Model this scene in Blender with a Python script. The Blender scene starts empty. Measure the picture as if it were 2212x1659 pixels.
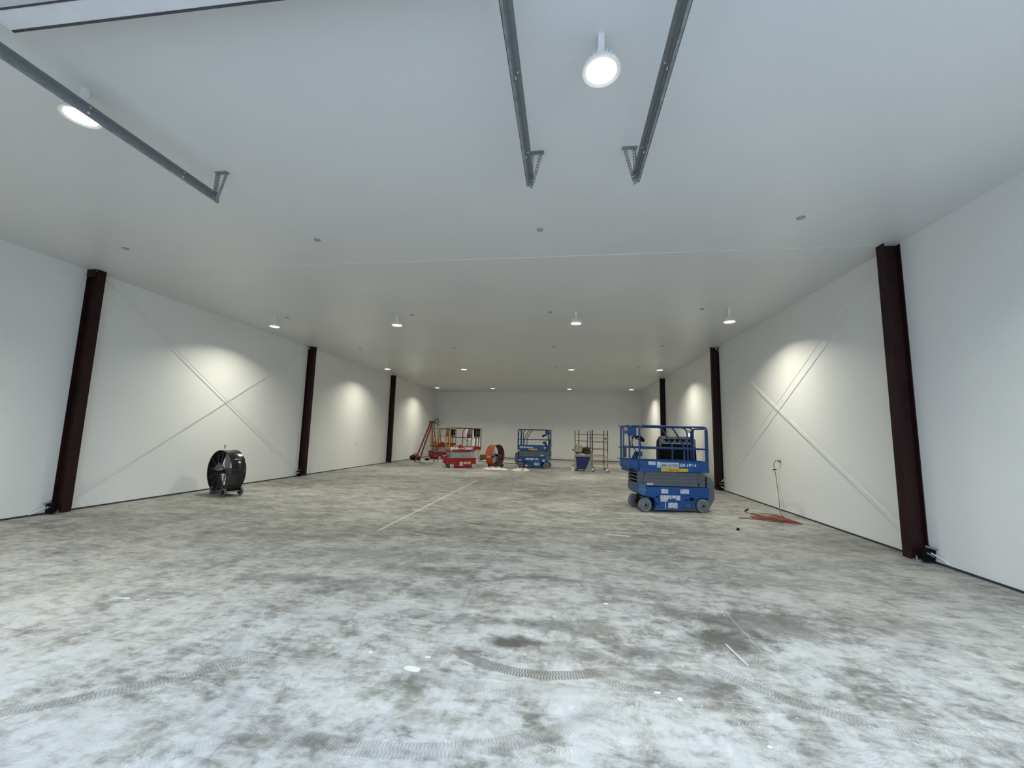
import bpy, bmesh, math, random
from mathutils import Vector, Matrix, noise as mn
random.seed(7)
PI = math.pi
SC = bpy.context.scene
COL = SC.collection

# ------------------------------------------------------------------ camera
cam = bpy.data.cameras.new('camera')
cam.sensor_fit = 'HORIZONTAL'; cam.sensor_width = 36.0
cam.lens = 888.297 / 2212 * 36.0
cam.clip_start = 0.05; cam.clip_end = 200
co = bpy.data.objects.new('camera', cam); COL.objects.link(co)
pi_, ya, ro = [math.radians(a) for a in (7.0131, -7.4293, 1.4024)]
fwd = Vector((math.sin(ya) * math.cos(pi_), math.cos(ya) * math.cos(pi_), math.sin(pi_)))
rgt = Vector((math.cos(ya), -math.sin(ya), 0))
upv = rgt.cross(fwd)
R_ = rgt * math.cos(ro) + upv * math.sin(ro)
U_ = upv * math.cos(ro) - rgt * math.sin(ro)
M = Matrix(((R_.x, U_.x, -fwd.x, 0), (R_.y, U_.y, -fwd.y, 0), (R_.z, U_.z, -fwd.z, 1.7), (0, 0, 0, 1)))
co.matrix_world = M
SC.camera = co

# ------------------------------------------------------------------ view, world, daylight
SC.view_settings.view_transform = 'Standard'
SC.view_settings.look = 'None'
SC.view_settings.gamma = 1.0
SC.view_settings.use_curve_mapping = False
SC.view_settings.exposure = -0.09
LAMP_W = 68.0          # watts of each high-bay lamp
LAMP_COL = (1.0, 0.975, 0.80)
SKY = (0.55, 0.745, 1.0); SKY_S = 5.9
w = bpy.data.worlds.new('overcast_sky'); SC.world = w; w.use_nodes = True
nt = w.node_tree
bg = nt.nodes['Background']; bg.inputs[1].default_value = SKY_S
geo = nt.nodes.new('ShaderNodeTexCoord'); sep = nt.nodes.new('ShaderNodeSeparateXYZ')
rmp = nt.nodes.new('ShaderNodeValToRGB')
nt.links.new(geo.outputs['Generated'], sep.inputs[0])
mr = nt.nodes.new('ShaderNodeMapRange'); mr.inputs[1].default_value = -1; mr.inputs[2].default_value = 1
nt.links.new(sep.outputs[2], mr.inputs[0]); nt.links.new(mr.outputs[0], rmp.inputs[0])
rmp.color_ramp.elements[0].position = 0.47; rmp.color_ramp.elements[0].color = (0.34, 0.42, 0.54, 1)
rmp.color_ramp.elements[1].position = 0.53; rmp.color_ramp.elements[1].color = (*SKY, 1)
nt.links.new(rmp.outputs[0], bg.inputs[0])
# room size (metres)
XL, XR, YB, YF, HL, HR = -9.70, 5.34, 30.0, -1.3, 4.8355, 4.93
def hz(x): return HL + (x - XL) * (HR - HL) / (XR - XL)
DOORS = [(-4.2, -0.5), (0.85, 4.55)]      # openings of the two overhead doors
DOOR_H = 4.25
for i, (a, b) in enumerate(DOORS):
    l = bpy.data.lights.new('daylight_portal', 'AREA'); l.shape = 'RECTANGLE'; l.size = b - a; l.size_y = DOOR_H
    l.cycles.is_portal = True
    o = bpy.data.objects.new('daylight_portal', l); COL.objects.link(o)
    o.location = ((a + b) / 2, YF, DOOR_H / 2); o.rotation_euler = (PI / 2, 0, 0)

# ------------------------------------------------------------------ node helper
class X:
    """a float socket with arithmetic"""
    def __init__(s, nt, v): s.nt = nt; s.v = v
    def _m(s, op, *a):
        n = s.nt.nodes.new('ShaderNodeMath'); n.operation = op
        for i, q in enumerate(a):
            q = q.v if isinstance(q, X) else q
            if isinstance(q, (int, float)): n.inputs[i].default_value = q
            else: s.nt.links.new(q, n.inputs[i])
        return X(s.nt, n.outputs[0])
    def __add__(s, o): return s._m('ADD', s, o)
    __radd__ = __add__
    def __sub__(s, o): return s._m('SUBTRACT', s, o)
    def __rsub__(s, o): return s._m('SUBTRACT', o, s)
    def __mul__(s, o): return s._m('MULTIPLY', s, o)
    __rmul__ = __mul__
    def __truediv__(s, o): return s._m('DIVIDE', s, o)
    def abs(s): return s._m('ABSOLUTE', s)
    def sqrt(s): return s._m('SQRT', s)
    def sin(s): return s._m('SINE', s)
    def atan2(s, o): return s._m('ARCTAN2', s, o)
    def max(s, o): return s._m('MAXIMUM', s, o)
    def min(s, o): return s._m('MINIMUM', s, o)
    def lt(s, o): return s._m('LESS_THAN', s, o)
    def gt(s, o): return s._m('GREATER_THAN', s, o)
    def step(s, a, b, to0=0.0, to1=1.0):
        n = s.nt.nodes.new('ShaderNodeMapRange'); n.interpolation_type = 'SMOOTHSTEP'
        s.nt.links.new(s.v, n.inputs[0])
        for i, q in enumerate((a, b, to0, to1)): n.inputs[i + 1].default_value = q
        return X(s.nt, n.outputs[0])
def coords(nt, scale=(1, 1, 1), rot=0):
    t = nt.nodes.new('ShaderNodeTexCoord'); m = nt.nodes.new('ShaderNodeMapping')
    m.inputs['Scale'].default_value = scale; m.inputs['Rotation'].default_value = (0, 0, rot)
    nt.links.new(t.outputs['Object'], m.inputs[0]); return m.outputs[0]
def noise(nt, vec, scale, detail=4, rough=0.55, dist=0.0):
    n = nt.nodes.new('ShaderNodeTexNoise'); nt.links.new(vec, n.inputs['Vector'])
    n.inputs['Scale'].default_value = scale; n.inputs['Detail'].default_value = detail
    n.inputs['Roughness'].default_value = rough; n.inputs['Distortion'].default_value = dist
    return X(nt, n.outputs[0])
def mix(nt, fac, a, b):
    n = nt.nodes.new('ShaderNodeMix'); n.data_type = 'RGBA'
    nt.links.new(fac.v, n.inputs[0]) if isinstance(fac, X) else setattr(n.inputs[0], 'default_value', fac)
    for k, q in ((6, a), (7, b)):
        if isinstance(q, tuple): n.inputs[k].default_value = (*q[:3], 1)
        else: nt.links.new(q, n.inputs[k])
    return n.outputs[2]
def bump(nt, bs, h, strength, dist=0.01):
    b = nt.nodes.new('ShaderNodeBump'); b.inputs['Strength'].default_value = strength; b.inputs['Distance'].default_value = dist
    nt.links.new(h.v, b.inputs['Height']); nt.links.new(b.outputs[0], bs.inputs['Normal'])
MATS = {}
def mat(name, col, rough=0.5, metal=0.0, var=0.12, vscale=6.0, wear=None, wearamt=0.0, emit=None, es=1.0, coat=0.0, spec=0.5):
    """procedural paint / plastic / metal: colour broken by noise, optional worn patches"""
    if name in MATS: return MATS[name]
    m = bpy.data.materials.new(name); m.use_nodes = True; nt = m.node_tree; bs = nt.nodes['Principled BSDF']
    v = coords(nt); f = noise(nt, v, vscale, 5)
    c0 = tuple(max(0, c * (1 - var)) for c in col); c1 = tuple(min(1, c * (1 + var)) for c in col)
    c = mix(nt, f.step(0.3, 0.7), c0, c1)
    if wear:
        g = noise(nt, v, vscale * 3, 6, 0.7).step(1 - wearamt - 0.04, 1 - wearamt + 0.04)
        c = mix(nt, g, c, wear)
    nt.links.new(c, bs.inputs['Base Color'])
    nt.links.new((f * 0.2 + (rough - 0.1)).v, bs.inputs['Roughness'])
    bs.inputs['Metallic'].default_value = metal
    bs.inputs['Specular IOR Level'].default_value = spec
    if coat: bs.inputs['Coat Weight'].default_value = coat
    if emit:
        bs.inputs['Emission Color'].default_value = (*emit, 1); bs.inputs['Emission Strength'].default_value = es
    MATS[name] = m; return m

# ------------------------------------------------------------------ mesh helper
def fillet(pts, r, n=5):
    pts = [Vector(p) for p in pts]; out = [pts[0]]
    for i in range(1, len(pts) - 1):
        a, b, c = pts[i - 1], pts[i], pts[i + 1]
        d0 = (a - b); d1 = (c - b); rr = min(r, d0.length * .49, d1.length * .49)
        p0 = b + d0.normalized() * rr; p1 = b + d1.normalized() * rr
        for k in range(n + 1):
            t = k / n; out.append((1 - t) ** 2 * p0 + 2 * t * (1 - t) * b + t * t * p1)
    out.append(pts[-1]); return out
class MB:
    def __init__(s, tf=None): s.bm = bmesh.new(); s.tf = tf
    def _v(s, p):
        p = Vector(p)
        if s.tf: p = Vector(s.tf(p))
        return s.bm.verts.new(p)
    def faces(s, pts, fs):
        vs = [s._v(p) for p in pts]
        for f in fs:
            try: s.bm.faces.new([vs[i] for i in f])
            except ValueError: pass
        return s
    def box(s, x0, x1, y0, y1, z0, z1):
        p = [(x, y, z) for x in (x0, x1) for y in (y0, y1) for z in (z0, z1)]
        return s.faces(p, [(0, 1, 3, 2), (4, 6, 7, 5), (0, 4, 5, 1), (2, 3, 7, 6), (0, 2, 6, 4), (1, 5, 7, 3)])
    def obox(s, c, ax, ay, az):
        c, ax, ay, az = map(Vector, (c, ax, ay, az))
        p = [c + i * ax + j * ay + k * az for i in (-.5, .5) for j in (-.5, .5) for k in (-.5, .5)]
        return s.faces(p, [(0, 1, 3, 2), (4, 6, 7, 5), (0, 4, 5, 1), (2, 3, 7, 6), (0, 2, 6, 4), (1, 5, 7, 3)])
    def beam(s, a, b, w, h, up=(0, 0, 1)):
        a, b = Vector(a), Vector(b); d = b - a; u = Vector(up)
        side = d.cross(u).normalized(); u = side.cross(d).normalized()
        return s.obox((a + b) / 2, d, side * w, u * h)
    def prism(s, poly, y0, y1):
        """polygon in x,z swept along y"""
        n = len(poly)
        p = [(x, y0, z) for x, z in poly] + [(x, y1, z) for x, z in poly]
        return s.faces(p, [tuple(range(n)), tuple(range(2 * n - 1, n - 1, -1))] + [(i, (i + 1) % n, n + (i + 1) % n, n + i) for i in range(n)])
    def tube(s, pts, r, seg=8, closed=False, caps=True):
        pts = [Vector(p) for p in pts]; n = len(pts); rings = []
        t0 = (pts[1] - pts[0]).normalized(); ref = Vector((0, 0, 1)) if abs(t0.z) < .9 else Vector((1, 0, 0))
        u = t0.cross(ref).normalized()
        for i in range(n):
            if closed: t = pts[(i + 1) % n] - pts[i - 1]
            else: t = pts[min(i + 1, n - 1)] - pts[max(i - 1, 0)]
            t.normalize(); u = (u - t * u.dot(t)).normalized(); v = t.cross(u)
            rings.append([s._v(pts[i] + r * (math.cos(2 * PI * k / seg) * u + math.sin(2 * PI * k / seg) * v)) for k in range(seg)])
        for i in range(n if closed else n - 1):
            A, B = rings[i], rings[(i + 1) % n]
            for k in range(seg): s.bm.faces.new((A[k], A[(k + 1) % seg], B[(k + 1) % seg], B[k]))
        if caps and not closed:
            s.bm.faces.new(rings[0]); s.bm.faces.new(rings[-1][::-1])
        return s
    def lathe(s, prof, origin=(0, 0, 0), axis=(0, 0, 1), seg=32, cap=True):
        """profile of (radius, height along axis)"""
        o = Vector(origin); a = Vector(axis).normalized()
        ref = Vector((0, 0, 1)) if abs(a.z) < .9 else Vector((1, 0, 0))
        u = a.cross(ref).normalized(); v = a.cross(u); rings = []
        for r, h in prof:
            if r < 1e-6: rings.append([s._v(o + a * h)])
            else: rings.append([s._v(o + a * h + r * (math.cos(2 * PI * k / seg) * u + math.sin(2 * PI * k / seg) * v)) for k in range(seg)])
        for A, B in zip(rings, rings[1:]):
            for k in range(seg):
                k2 = (k + 1) % seg
                if len(A) == 1 and len(B) == 1: continue
                if len(A) == 1: s.bm.faces.new((A[0], B[k2], B[k]))
                elif len(B) == 1: s.bm.faces.new((A[k], A[k2], B[0]))
                else: s.bm.faces.new((A[k], A[k2], B[k2], B[k]))
        if cap:
            for rg in (rings[0], rings[-1]):
                if len(rg) > 2: s.bm.faces.new(rg)
        return s
    def cyl(s, a, b, r, seg=20): 
        a, b = Vector(a), Vector(b)
        return s.lathe([(r, 0), (r, (b - a).length)], a, b - a, seg)
    def build(s, name, m, parent=None, smooth=False, bevel=0.0):
        bmesh.ops.remove_doubles(s.bm, verts=s.bm.verts, dist=1e-6)
        bmesh.ops.recalc_face_normals(s.bm, faces=s.bm.faces)
        me = bpy.data.meshes.new(name); s.bm.to_mesh(me); s.bm.free()
        if m: me.materials.append(m)
        if smooth:
            me.shade_smooth() if hasattr(me, 'shade_smooth') else None
            me.set_sharp_from_angle(angle=math.radians(38))
        o = bpy.data.objects.new(name, me); COL.objects.link(o)
        if parent: o.parent = parent
        if bevel:
            b = o.modifiers.new('edge', 'BEVEL'); b.width = bevel; b.segments = 2; b.limit_method = 'ANGLE'; b.angle_limit = math.radians(40)
        return o
def tag(o, label=None, cat=None, group=None, kind=None):
    for k, v in (('label', label), ('category', cat), ('group', group), ('kind', kind)):
        if v: o[k] = v
    return o
def empty(name, loc, rz=0.0):
    o = bpy.data.objects.new(name, None); COL.objects.link(o); o.location = loc; o.rotation_euler = (0, 0, rz); o.empty_display_size = .1
    return o
def dup(root, loc, rz=None):
    r = root.copy(); COL.objects.link(r); r.location = loc
    if rz is not None: r.rotation_euler = (0, 0, rz)
    for ch in list(root.children):
        c = ch.copy(); COL.objects.link(c); c.parent = r
        for g in list(ch.children):
            d = g.copy(); COL.objects.link(d); d.parent = c
    return r
def text(name, body, x0, x1, z0, z1, y, m, parent, shear=0.0, fat=0.0):
    """lettering standing in the local x-z plane, facing -y, fitted to the given box"""
    c = bpy.data.curves.new(name, 'FONT'); c.body = body; c.size = 1; c.shear = shear; c.offset = fat; c.extrude = 0.0
    t = bpy.data.objects.new(name, c); me = bpy.data.meshes.new_from_object(t)
    xs = [v.co.x for v in me.vertices]; ys = [v.co.y for v in me.vertices]
    ax, bx, ay, by = min(xs), max(xs), min(ys), max(ys)
    for v in me.vertices:
        v.co = Vector((x0 + (v.co.x - ax) / (bx - ax) * (x1 - x0), y, z0 + (v.co.y - ay) / (by - ay) * (z1 - z0)))
    me.materials.clear(); me.materials.append(m)
    o = bpy.data.objects.new(name, me); COL.objects.link(o); o.parent = parent
    bpy.data.objects.remove(t); return o

# ------------------------------------------------------------------ materials of the shell
def wall_mat(name, col, seams):
    m = bpy.data.materials.new(name); m.use_nodes = True; nt = m.node_tree; bs = nt.nodes['Principled BSDF']
    v = coords(nt)
    f = noise(nt, v, 0.5, 3); g = noise(nt, v, 160, 3, 0.7)
    c = mix(nt, f.step(0.3, 0.7), tuple(q * .965 for q in col), col)
    c = mix(nt, g.step(0.35, 0.65) * 0.35, c, tuple(q * .86 for q in col))
    nt.links.new(c, bs.inputs['Base Color']); bs.inputs['Roughness'].default_value = 0.62 if seams else 0.36
    bs.inputs['Specular IOR Level'].default_value = 0.35
    bump(nt, bs, g, 0.12, 0.004)
    return m
M_WALL = wall_mat('white_wall_panel', (0.85, 0.85, 0.83), True)
M_CEIL = wall_mat('white_ceiling_panel', (0.76, 0.77, 0.77), False)
def circle3(a, b, c):
    (ax, ay), (bx, by), (cx, cy) = a, b, c
    d = 2 * (ax * (by - cy) + bx * (cy - ay) + cx * (ay - by))
    ux = ((ax * ax + ay * ay) * (by - cy) + (bx * bx + by * by) * (cy - ay) + (cx * cx + cy * cy) * (ay - by)) / d
    uy = ((ax * ax + ay * ay) * (cx - bx) + (bx * bx + by * by) * (ax - cx) + (cx * cx + cy * cy) * (bx - ax)) / d
    return ux, uy, math.hypot(ax - ux, ay - uy)
def concrete():
    m = bpy.data.materials.new('dusty_concrete_slab'); m.use_nodes = True; nt = m.node_tree; bs = nt.nodes['Principled BSDF']
    v = coords(nt); sp = nt.nodes.new('ShaderNodeSeparateXYZ'); nt.links.new(v, sp.inputs[0])
    x, y = X(nt, sp.outputs[0]), X(nt, sp.outputs[1])
    big = noise(nt, v, 0.45, 6, 0.6, 0.3); med = noise(nt, v, 3.2, 9, 0.7, 0.5); fine = noise(nt, v, 14, 8, 0.7)
    vs = coords(nt, (0.85, 1.9, 1), 0.5); streak = noise(nt, vs, 1.6, 7, 0.65, 0.5)
    vt = coords(nt, (1.9, 0.8, 1), -0.35); streak2 = noise(nt, vt, 1.5, 7, 0.65, 0.6)
    fin2 = noise(nt, vs, 6.0, 8, 0.72, 0.4)
    base = (big * 0.24 + med * 0.2 + fin2 * 0.30 + streak * 0.26).step(0.40, 0.60)
    c = mix(nt, base, (0.145, 0.144, 0.136), (0.44, 0.436, 0.413))
    # powdery dust, heaviest in the doorway end; blue daylight painted into its colours
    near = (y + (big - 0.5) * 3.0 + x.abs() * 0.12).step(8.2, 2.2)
    dust_daylit = ((med * 0.3 + streak2 * 0.35 + fin2 * 0.3 + fine * 0.15).step(0.46, 0.62)) * near
    c = mix(nt, dust_daylit * 0.75, c, (0.55, 0.58, 0.63))
    dust2_daylit = noise(nt, v, 5.5, 8, 0.72, 1.0).step(0.55, 0.68) * near
    c = mix(nt, dust2_daylit * 0.5, c, (0.67, 0.70, 0.75))
    # grey scuffed blotches
    bl = noise(nt, vt, 2.4, 9, 0.75, 1.0).step(0.53, 0.70)
    c = mix(nt, bl * 0.5, c, (0.16, 0.16, 0.155))
    # boot and tread chatter in the dust
    def wave(vec, scale, dist, det):
        n = nt.nodes.new('ShaderNodeTexWave'); nt.links.new(vec, n.inputs['Vector']); n.inputs['Scale'].default_value = scale
        n.inputs['Distortion'].default_value = dist; n.inputs['Detail'].default_value = det; n.inputs['Detail Scale'].default_value = 0.7
        return X(nt, n.outputs['Fac'])
    ch = wave(v, 16, 22, 4.0).step(0.55, 0.95); chm = noise(nt, v, 1.9, 3, 0.5).step(0.45, 0.62) * near
    c = mix(nt, ch * chm * noise(nt, v, 7.0, 4, 0.7).step(0.42, 0.6) * 0.36, c, (0.76, 0.78, 0.80))
    ch2 = wave(coords(nt, (1, 1, 1), 1.1), 15, 10, 2).step(0.6, 0.95); chm2 = noise(nt, vs, 1.1, 3, 0.5).step(0.5, 0.62) * near
    c = mix(nt, ch2 * chm2 * 0.3, c, (0.25, 0.25, 0.26))
    # oily dark stains
    wob = (med - 0.5) * 2.2 + (fine - 0.5) * 0.8
    for sx, sy, rx, ry, am in ((-.45, 3.6, .26, .12, .95), (1.35, 3.95, .42, .24, .85), (1.85, 4.35, .75, .38, .62), (1.1, 4.5, .7, .2, .3), (.75, 4.9, .5, .16, .3), (-2.35, 4.55, .7, .25, .4), (-1.6, 5.2, .9, .2, .35), (-3.2, 4.6, .8, .2, .35), (2.9, 4.6, .6, .4, .3), (-.9, 3.95, .5, .12, .3), (-4.6, 6.3, 1.5, .3, .3), (-1.6, 7.2, 1.2, .4, .3), (2.9, 8.0, 1.3, .3, .25), (3.6, 6.6, 1.0, .3, .2), (.62, 3.62, .3, .16, .5), (.9, 3.3, .35, .1, .4), (-.1, 3.95, .5, .14, .5), (.35, 3.75, .12, .07, .5), (.15, 4.0, .4, .2, .3),
                               (.05, 3.55, .5, .2, .3), (1.9, 3.25, .12, .07, .4), (-1.35, 2.35, .10, .07, .4), (-.9, 3.0, .3, .12, .2), (-2.6, 5.6, 1.2, .5, .3), (-3.6, 7.0, 1.6, .6, .28),
                               (1.0, 6.6, .8, .5, .25), (2.3, 5.6, .9, .4, .2), (-1.1, 4.5, .7, .3, .25)):
        d = (((x - sx) / rx) * ((x - sx) / rx) + ((y - sy) / ry) * ((y - sy) / ry)).sqrt() + wob
        c = mix(nt, d.step(1.25, 0.35) * am, c, (0.075, 0.073, 0.068))
    # tyre tracks with tread blocks
    tr = [((-3.29, 2.24), (-2.87, 2.51), (-2.46, 2.85), .045, -4.2, -2.2, .9, 300), ((-.90, 3.46), (-.57, 3.25), (-.18, 3.18), .05, -.92, .32, 1.35, 90),
          ((1.09, 3.5), (1.48, 3.18), (1.95, 2.98), .05, 1.0, 1.95, .75, 110), ((1.85, 3.01), (2.25, 2.94), (2.75, 2.91), .06, 1.85, 3.6, .6, 170),
          ((-1.75, 2.42), (-1.04, 2.33), (-.28, 2.5), .055, -1.8, .1, .6, 150), ((-.28, 2.52), (.0, 2.66), (.24, 2.9), .055, -.3, .4, .3, 120),
          ((-1.0, 3.02), (-.4, 2.98), (.3, 3.12), .06, -1.0, .9, .3, 140), ((.15, 4.45), (.45, 4.62), (.9, 4.62), .04, .1, 1.3, .8, 130),
          ((-2.9, 3.9), (-2.65, 3.3), (-2.05, 2.6), .05, -3.1, -1.8, .3, 220), ((-5.95, 8.96), (-6.07, 7.33), (-5.63, 5.98), .06, -7, -5.2, .4, 160),
          ((-5.63, 5.98), (-5.2, 5.65), (-4.7, 5.5), .06, -5.7, -4.2, .4, 160), ((-1.3, 6.3), (-1.0, 4.8), (-.95, 4.2), .05, -1.9, -.7, .28, 160),
          ((-.6, 3.0), (.2, 2.1), (1.2, 1.9), .05, -.7, 1.6, .3, 200), ((-2.0, 2.15), (-1.5, 2.3), (-.9, 1.9), .05, -2.2, -.7, .3, 100)]
    for a, b, cc, hw, x0, x1, am, k in tr:
        cx, cy, r = circle3(a, b, cc)
        dx, dy = x - cx, y - cy
        rad = (dx * dx + dy * dy).sqrt() - r
        on = (rad.abs() + (fine - 0.5) * 0.03).step(hw * 1.2, hw * .95) * x.step(x0, x0 + .15) * x.step(x1, x1 - .15)
        ang = dy.atan2(dx) * r
        tread = ((ang * (2 * PI / .021) + rad.gt(0) * 3.0).sin()).step(-.35, .35)
        lug = on * (tread * 0.6 + 0.4)
        pat = noise(nt, v, 3.0, 2).step(0.25, 0.42)
        c = mix(nt, lug * pat * am * 0.62, c, (0.13, 0.125, 0.12))
    # saw-cut joints
    wb = (noise(nt, v, 3.0, 3) - 0.5) * 0.012
    brk = noise(nt, v, 1.7, 3).step(0.35, 0.5)
    for q, pos, lim in ((x, 1.6, None), (x, -3.18, None), (y, 3.08, None), (y, 16.4, None)):
        d = (q - pos + wb).abs()
        c = mix(nt, d.step(.007, .003) * brk * near * 0.7, c, (0.70, 0.71, 0.72))
        c = mix(nt, (d - 0.004).abs().step(.004, .001) * 0.5, c, (0.09, 0.09, 0.09))
    d = ((x + 3.18 + wb).abs()).step(.035, .022) * y.step(6.8, 7.2) * y.step(15.4, 14.8)
    c = mix(nt, d * 0.6, c, (0.66, 0.655, 0.62))
    # drips of filler and chips of board
    for sc, th in ((2.3, .03), (7.5, .045)):
        vo = nt.nodes.new('ShaderNodeTexVoronoi'); nt.links.new(v, vo.inputs['Vector']); vo.inputs['Scale'].default_value = sc
        sel = nt.nodes.new('ShaderNodeSeparateColor'); nt.links.new(vo.outputs['Color'], sel.inputs[0])
        sp2 = (X(nt, vo.outputs['Distance']) + (fine - 0.5) * 0.09).lt(th) * X(nt, sel.outputs[0]).gt(0.6)
        c = mix(nt, sp2 * 0.8, c, (0.82, 0.82, 0.80))
    nt.links.new(c, bs.inputs['Base Color'])
    nt.links.new((med * 0.25 + dust_daylit * 0.15 + 0.48).v, bs.inputs['Roughness'])
    bs.inputs['Specular IOR Level'].default_value = 0.4
    bump(nt, bs, fine * 0.5 + med * 0.5, 0.12, 0.01)
    return m
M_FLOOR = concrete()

M_RED_STEEL = mat('red_oxide_steel', (0.020, 0.005, 0.0045), 0.6, 0.0, 0.35, 3.0, wear=(0.075, 0.045, 0.042), wearamt=0.30, spec=0.25)
M_GALV = mat('galvanised_steel', (0.21, 0.225, 0.23), 0.45, 0.2, 0.08, 20)
M_GALV2 = mat('dull_galvanised_steel', (0.27, 0.285, 0.29), 0.5, 0.2, 0.2, 12)
M_DARKGAP = mat('dark_sealant', (0.035, 0.037, 0.045), 0.8)
M_WHITE = mat('white_enamel', (0.80, 0.80, 0.78), 0.4, 0, 0.03)
M_ROD = mat('white_painted_rod', (0.78, 0.78, 0.75), 0.5, 0, 0.04)
M_BLUE = mat('blue_machine_paint', (0.0025, 0.062, 0.235), 0.42, 0, 0.16, 5, wear=(0.06, 0.16, 0.30), wearamt=0.27)
M_BLUED = mat('blue_rail_paint_backlit', (0.003, 0.034, 0.125), 0.36, 0, 0.2, 8, wear=(0.09, 0.13, 0.20), wearamt=0.27)  # machine blue darkened, the rails' backlit shade painted into the colour
M_FENDER = mat('scuffed_blue_grey_paint', (0.07, 0.13, 0.20), 0.55, 0, 0.35, 9, wear=(0.01, 0.10, 0.32), wearamt=0.45)
M_REDP = mat('red_machine_paint', (0.27, 0.004, 0.008), 0.4, 0, 0.15, 5, wear=(0.16, 0.004, 0.006), wearamt=0.28)
M_REDR = mat('red_rail_paint', (0.12, 0.004, 0.007), 0.4, 0, 0.2, 8)
M_YEL = mat('yellow_gate_paint', (0.42, 0.24, 0.03), 0.45, 0, 0.15, 8)
M_ARM = mat('grey_scissor_paint', (0.105, 0.113, 0.122), 0.5, 0, 0.12, 4, wear=(0.15, 0.16, 0.17), wearamt=0.28)
M_ARMS = mat('silver_scissor_paint', (0.36, 0.37, 0.36), 0.45, 0.1, 0.12, 4)
M_TYRE = mat('grey_rubber_tyre', (0.15, 0.16, 0.165), 0.75, 0, 0.2, 10, wear=(0.27, 0.28, 0.28), wearamt=0.36)
M_TYREL = mat('light_grey_tyre', (0.42, 0.43, 0.43), 0.7, 0, 0.12, 10)
M_HUB = mat('worn_wheel_hub', (0.13, 0.14, 0.15), 0.6, 0.1, 0.2, 14)
M_BLACK = mat('black_plastic', (0.003, 0.003, 0.0035), 0.6, 0, 0.3, spec=0.12)
M_BLACKG = mat('gloss_black_steel', (0.004, 0.004, 0.006), 0.22, 0.0, 0.2, 4, coat=0.3)
M_CHAR = mat('charcoal_plastic', (0.075, 0.075, 0.072), 0.5, 0, 0.15)
M_GREYP = mat('grey_plastic', (0.20, 0.19, 0.175), 0.5, 0, 0.15)
M_ORANGE = mat('orange_fan_paint', (0.42, 0.075, 0.022), 0.5, 0, 0.2, 3, wear=(0.55, 0.28, 0.2), wearamt=0.33)
M_ORDARK = mat('rusty_brown_paint', (0.12, 0.045, 0.033), 0.6, 0, 0.25, 4)
M_BLADE = mat('dull_aluminium_blade', (0.30, 0.30, 0.29), 0.5, 0.4, 0.15)
M_CORD = mat('orange_rubber_cord', (0.20, 0.042, 0.022), 0.5, 0, 0.12)
M_FIBRE = mat('orange_red_fibreglass', (0.20, 0.036, 0.02), 0.5, 0, 0.2, 6)
M_ALU = mat('ladder_aluminium', (0.42, 0.40, 0.38), 0.45, 0.5, 0.1)
M_POST = mat('dark_blue_scaffold_paint', (0.012, 0.012, 0.035), 0.5, 0, 0.3)
M_SCY = mat('yellow_scaffold_paint', (0.36, 0.19, 0.03), 0.55, 0, 0.25, 14, wear=(0.06, 0.04, 0.03), wearamt=0.42)
M_NAVY = mat('navy_bin_plastic', (0.004, 0.006, 0.075), 0.45, 0, 0.12)
M_BING = mat('grey_bin_plastic', (0.25, 0.26, 0.27), 0.5, 0, 0.12)
M_CARD = mat('brown_cardboard', (0.34, 0.29, 0.21), 0.8, 0, 0.12)
M_TRASH = mat('dark_brown_rubbish', (0.045, 0.028, 0.018), 0.8, 0, 0.5, 16)
M_SHEET = mat('crumpled_white_sheeting', (0.74, 0.73, 0.68), 0.6, 0, 0.06)
M_WRAP = mat('cloudy_plastic_wrap', (0.62, 0.63, 0.60), 0.35, 0, 0.12, 5)
M_TIMBER = mat('weathered_timber', (0.16, 0.12, 0.05), 0.8, 0, 0.35, 12)
M_DARKW = mat('dark_board_edge', (0.06, 0.05, 0.04), 0.8)
M_BAG = mat('dark_red_canvas', (0.05, 0.008, 0.010), 0.8, 0, 0.4, 6)
M_TEXT_W = mat('white_lettering', (0.80, 0.82, 0.84), 0.5, 0, 0.03)
M_TEXT_K = mat('black_lettering', (0.02, 0.02, 0.02), 0.5)
M_PLATE = mat('pale_plate', (0.56, 0.57, 0.53), 0.5, 0, 0.08)
M_YSTRIP = mat('yellow_sticker', (0.66, 0.42, 0.02), 0.45, 0, 0.05)
M_TSTRIP = mat('tan_sticker', (0.55, 0.36, 0.14), 0.5, 0, 0.05)
M_LENS = mat('lit_lamp_lens', (0.9, 0.9, 0.85), 0.4, 0, 0, emit=(1.0, 0.96, 0.84), es=7.0)
M_GLOW = mat('lit_lamp_rim', (0.85, 0.84, 0.78), 0.4, 0, 0.02)
def sticker():
    """white safety sticker: rows of small print and a coloured heading"""
    m = bpy.data.materials.new('printed_safety_sticker'); m.use_nodes = True; nt = m.node_tree; bs = nt.nodes['Principled BSDF']
    v = coords(nt); b = nt.nodes.new('ShaderNodeTexBrick'); nt.links.new(v, b.inputs[0])
    sp = nt.nodes.new('ShaderNodeSeparateXYZ'); nt.links.new(v, sp.inputs[0])
    x, z = X(nt, sp.outputs[0]), X(nt, sp.outputs[2])
    rows = (z * (2 * PI / 0.018)).sin().gt(0.1); words = noise(nt, coords(nt, (1, 1, .2)), 60, 2).gt(0.47)
    pic = noise(nt, v, 34, 1).gt(0.60)
    c = mix(nt, rows * words * 0.65, (0.66, 0.68, 0.70), (0.16, 0.16, 0.18))
    c = mix(nt, pic * 0.7, c, (0.12, 0.11, 0.13)); nt.links.new(c, bs.inputs['Base Color'])
    return m
M_STICK = sticker()

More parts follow.
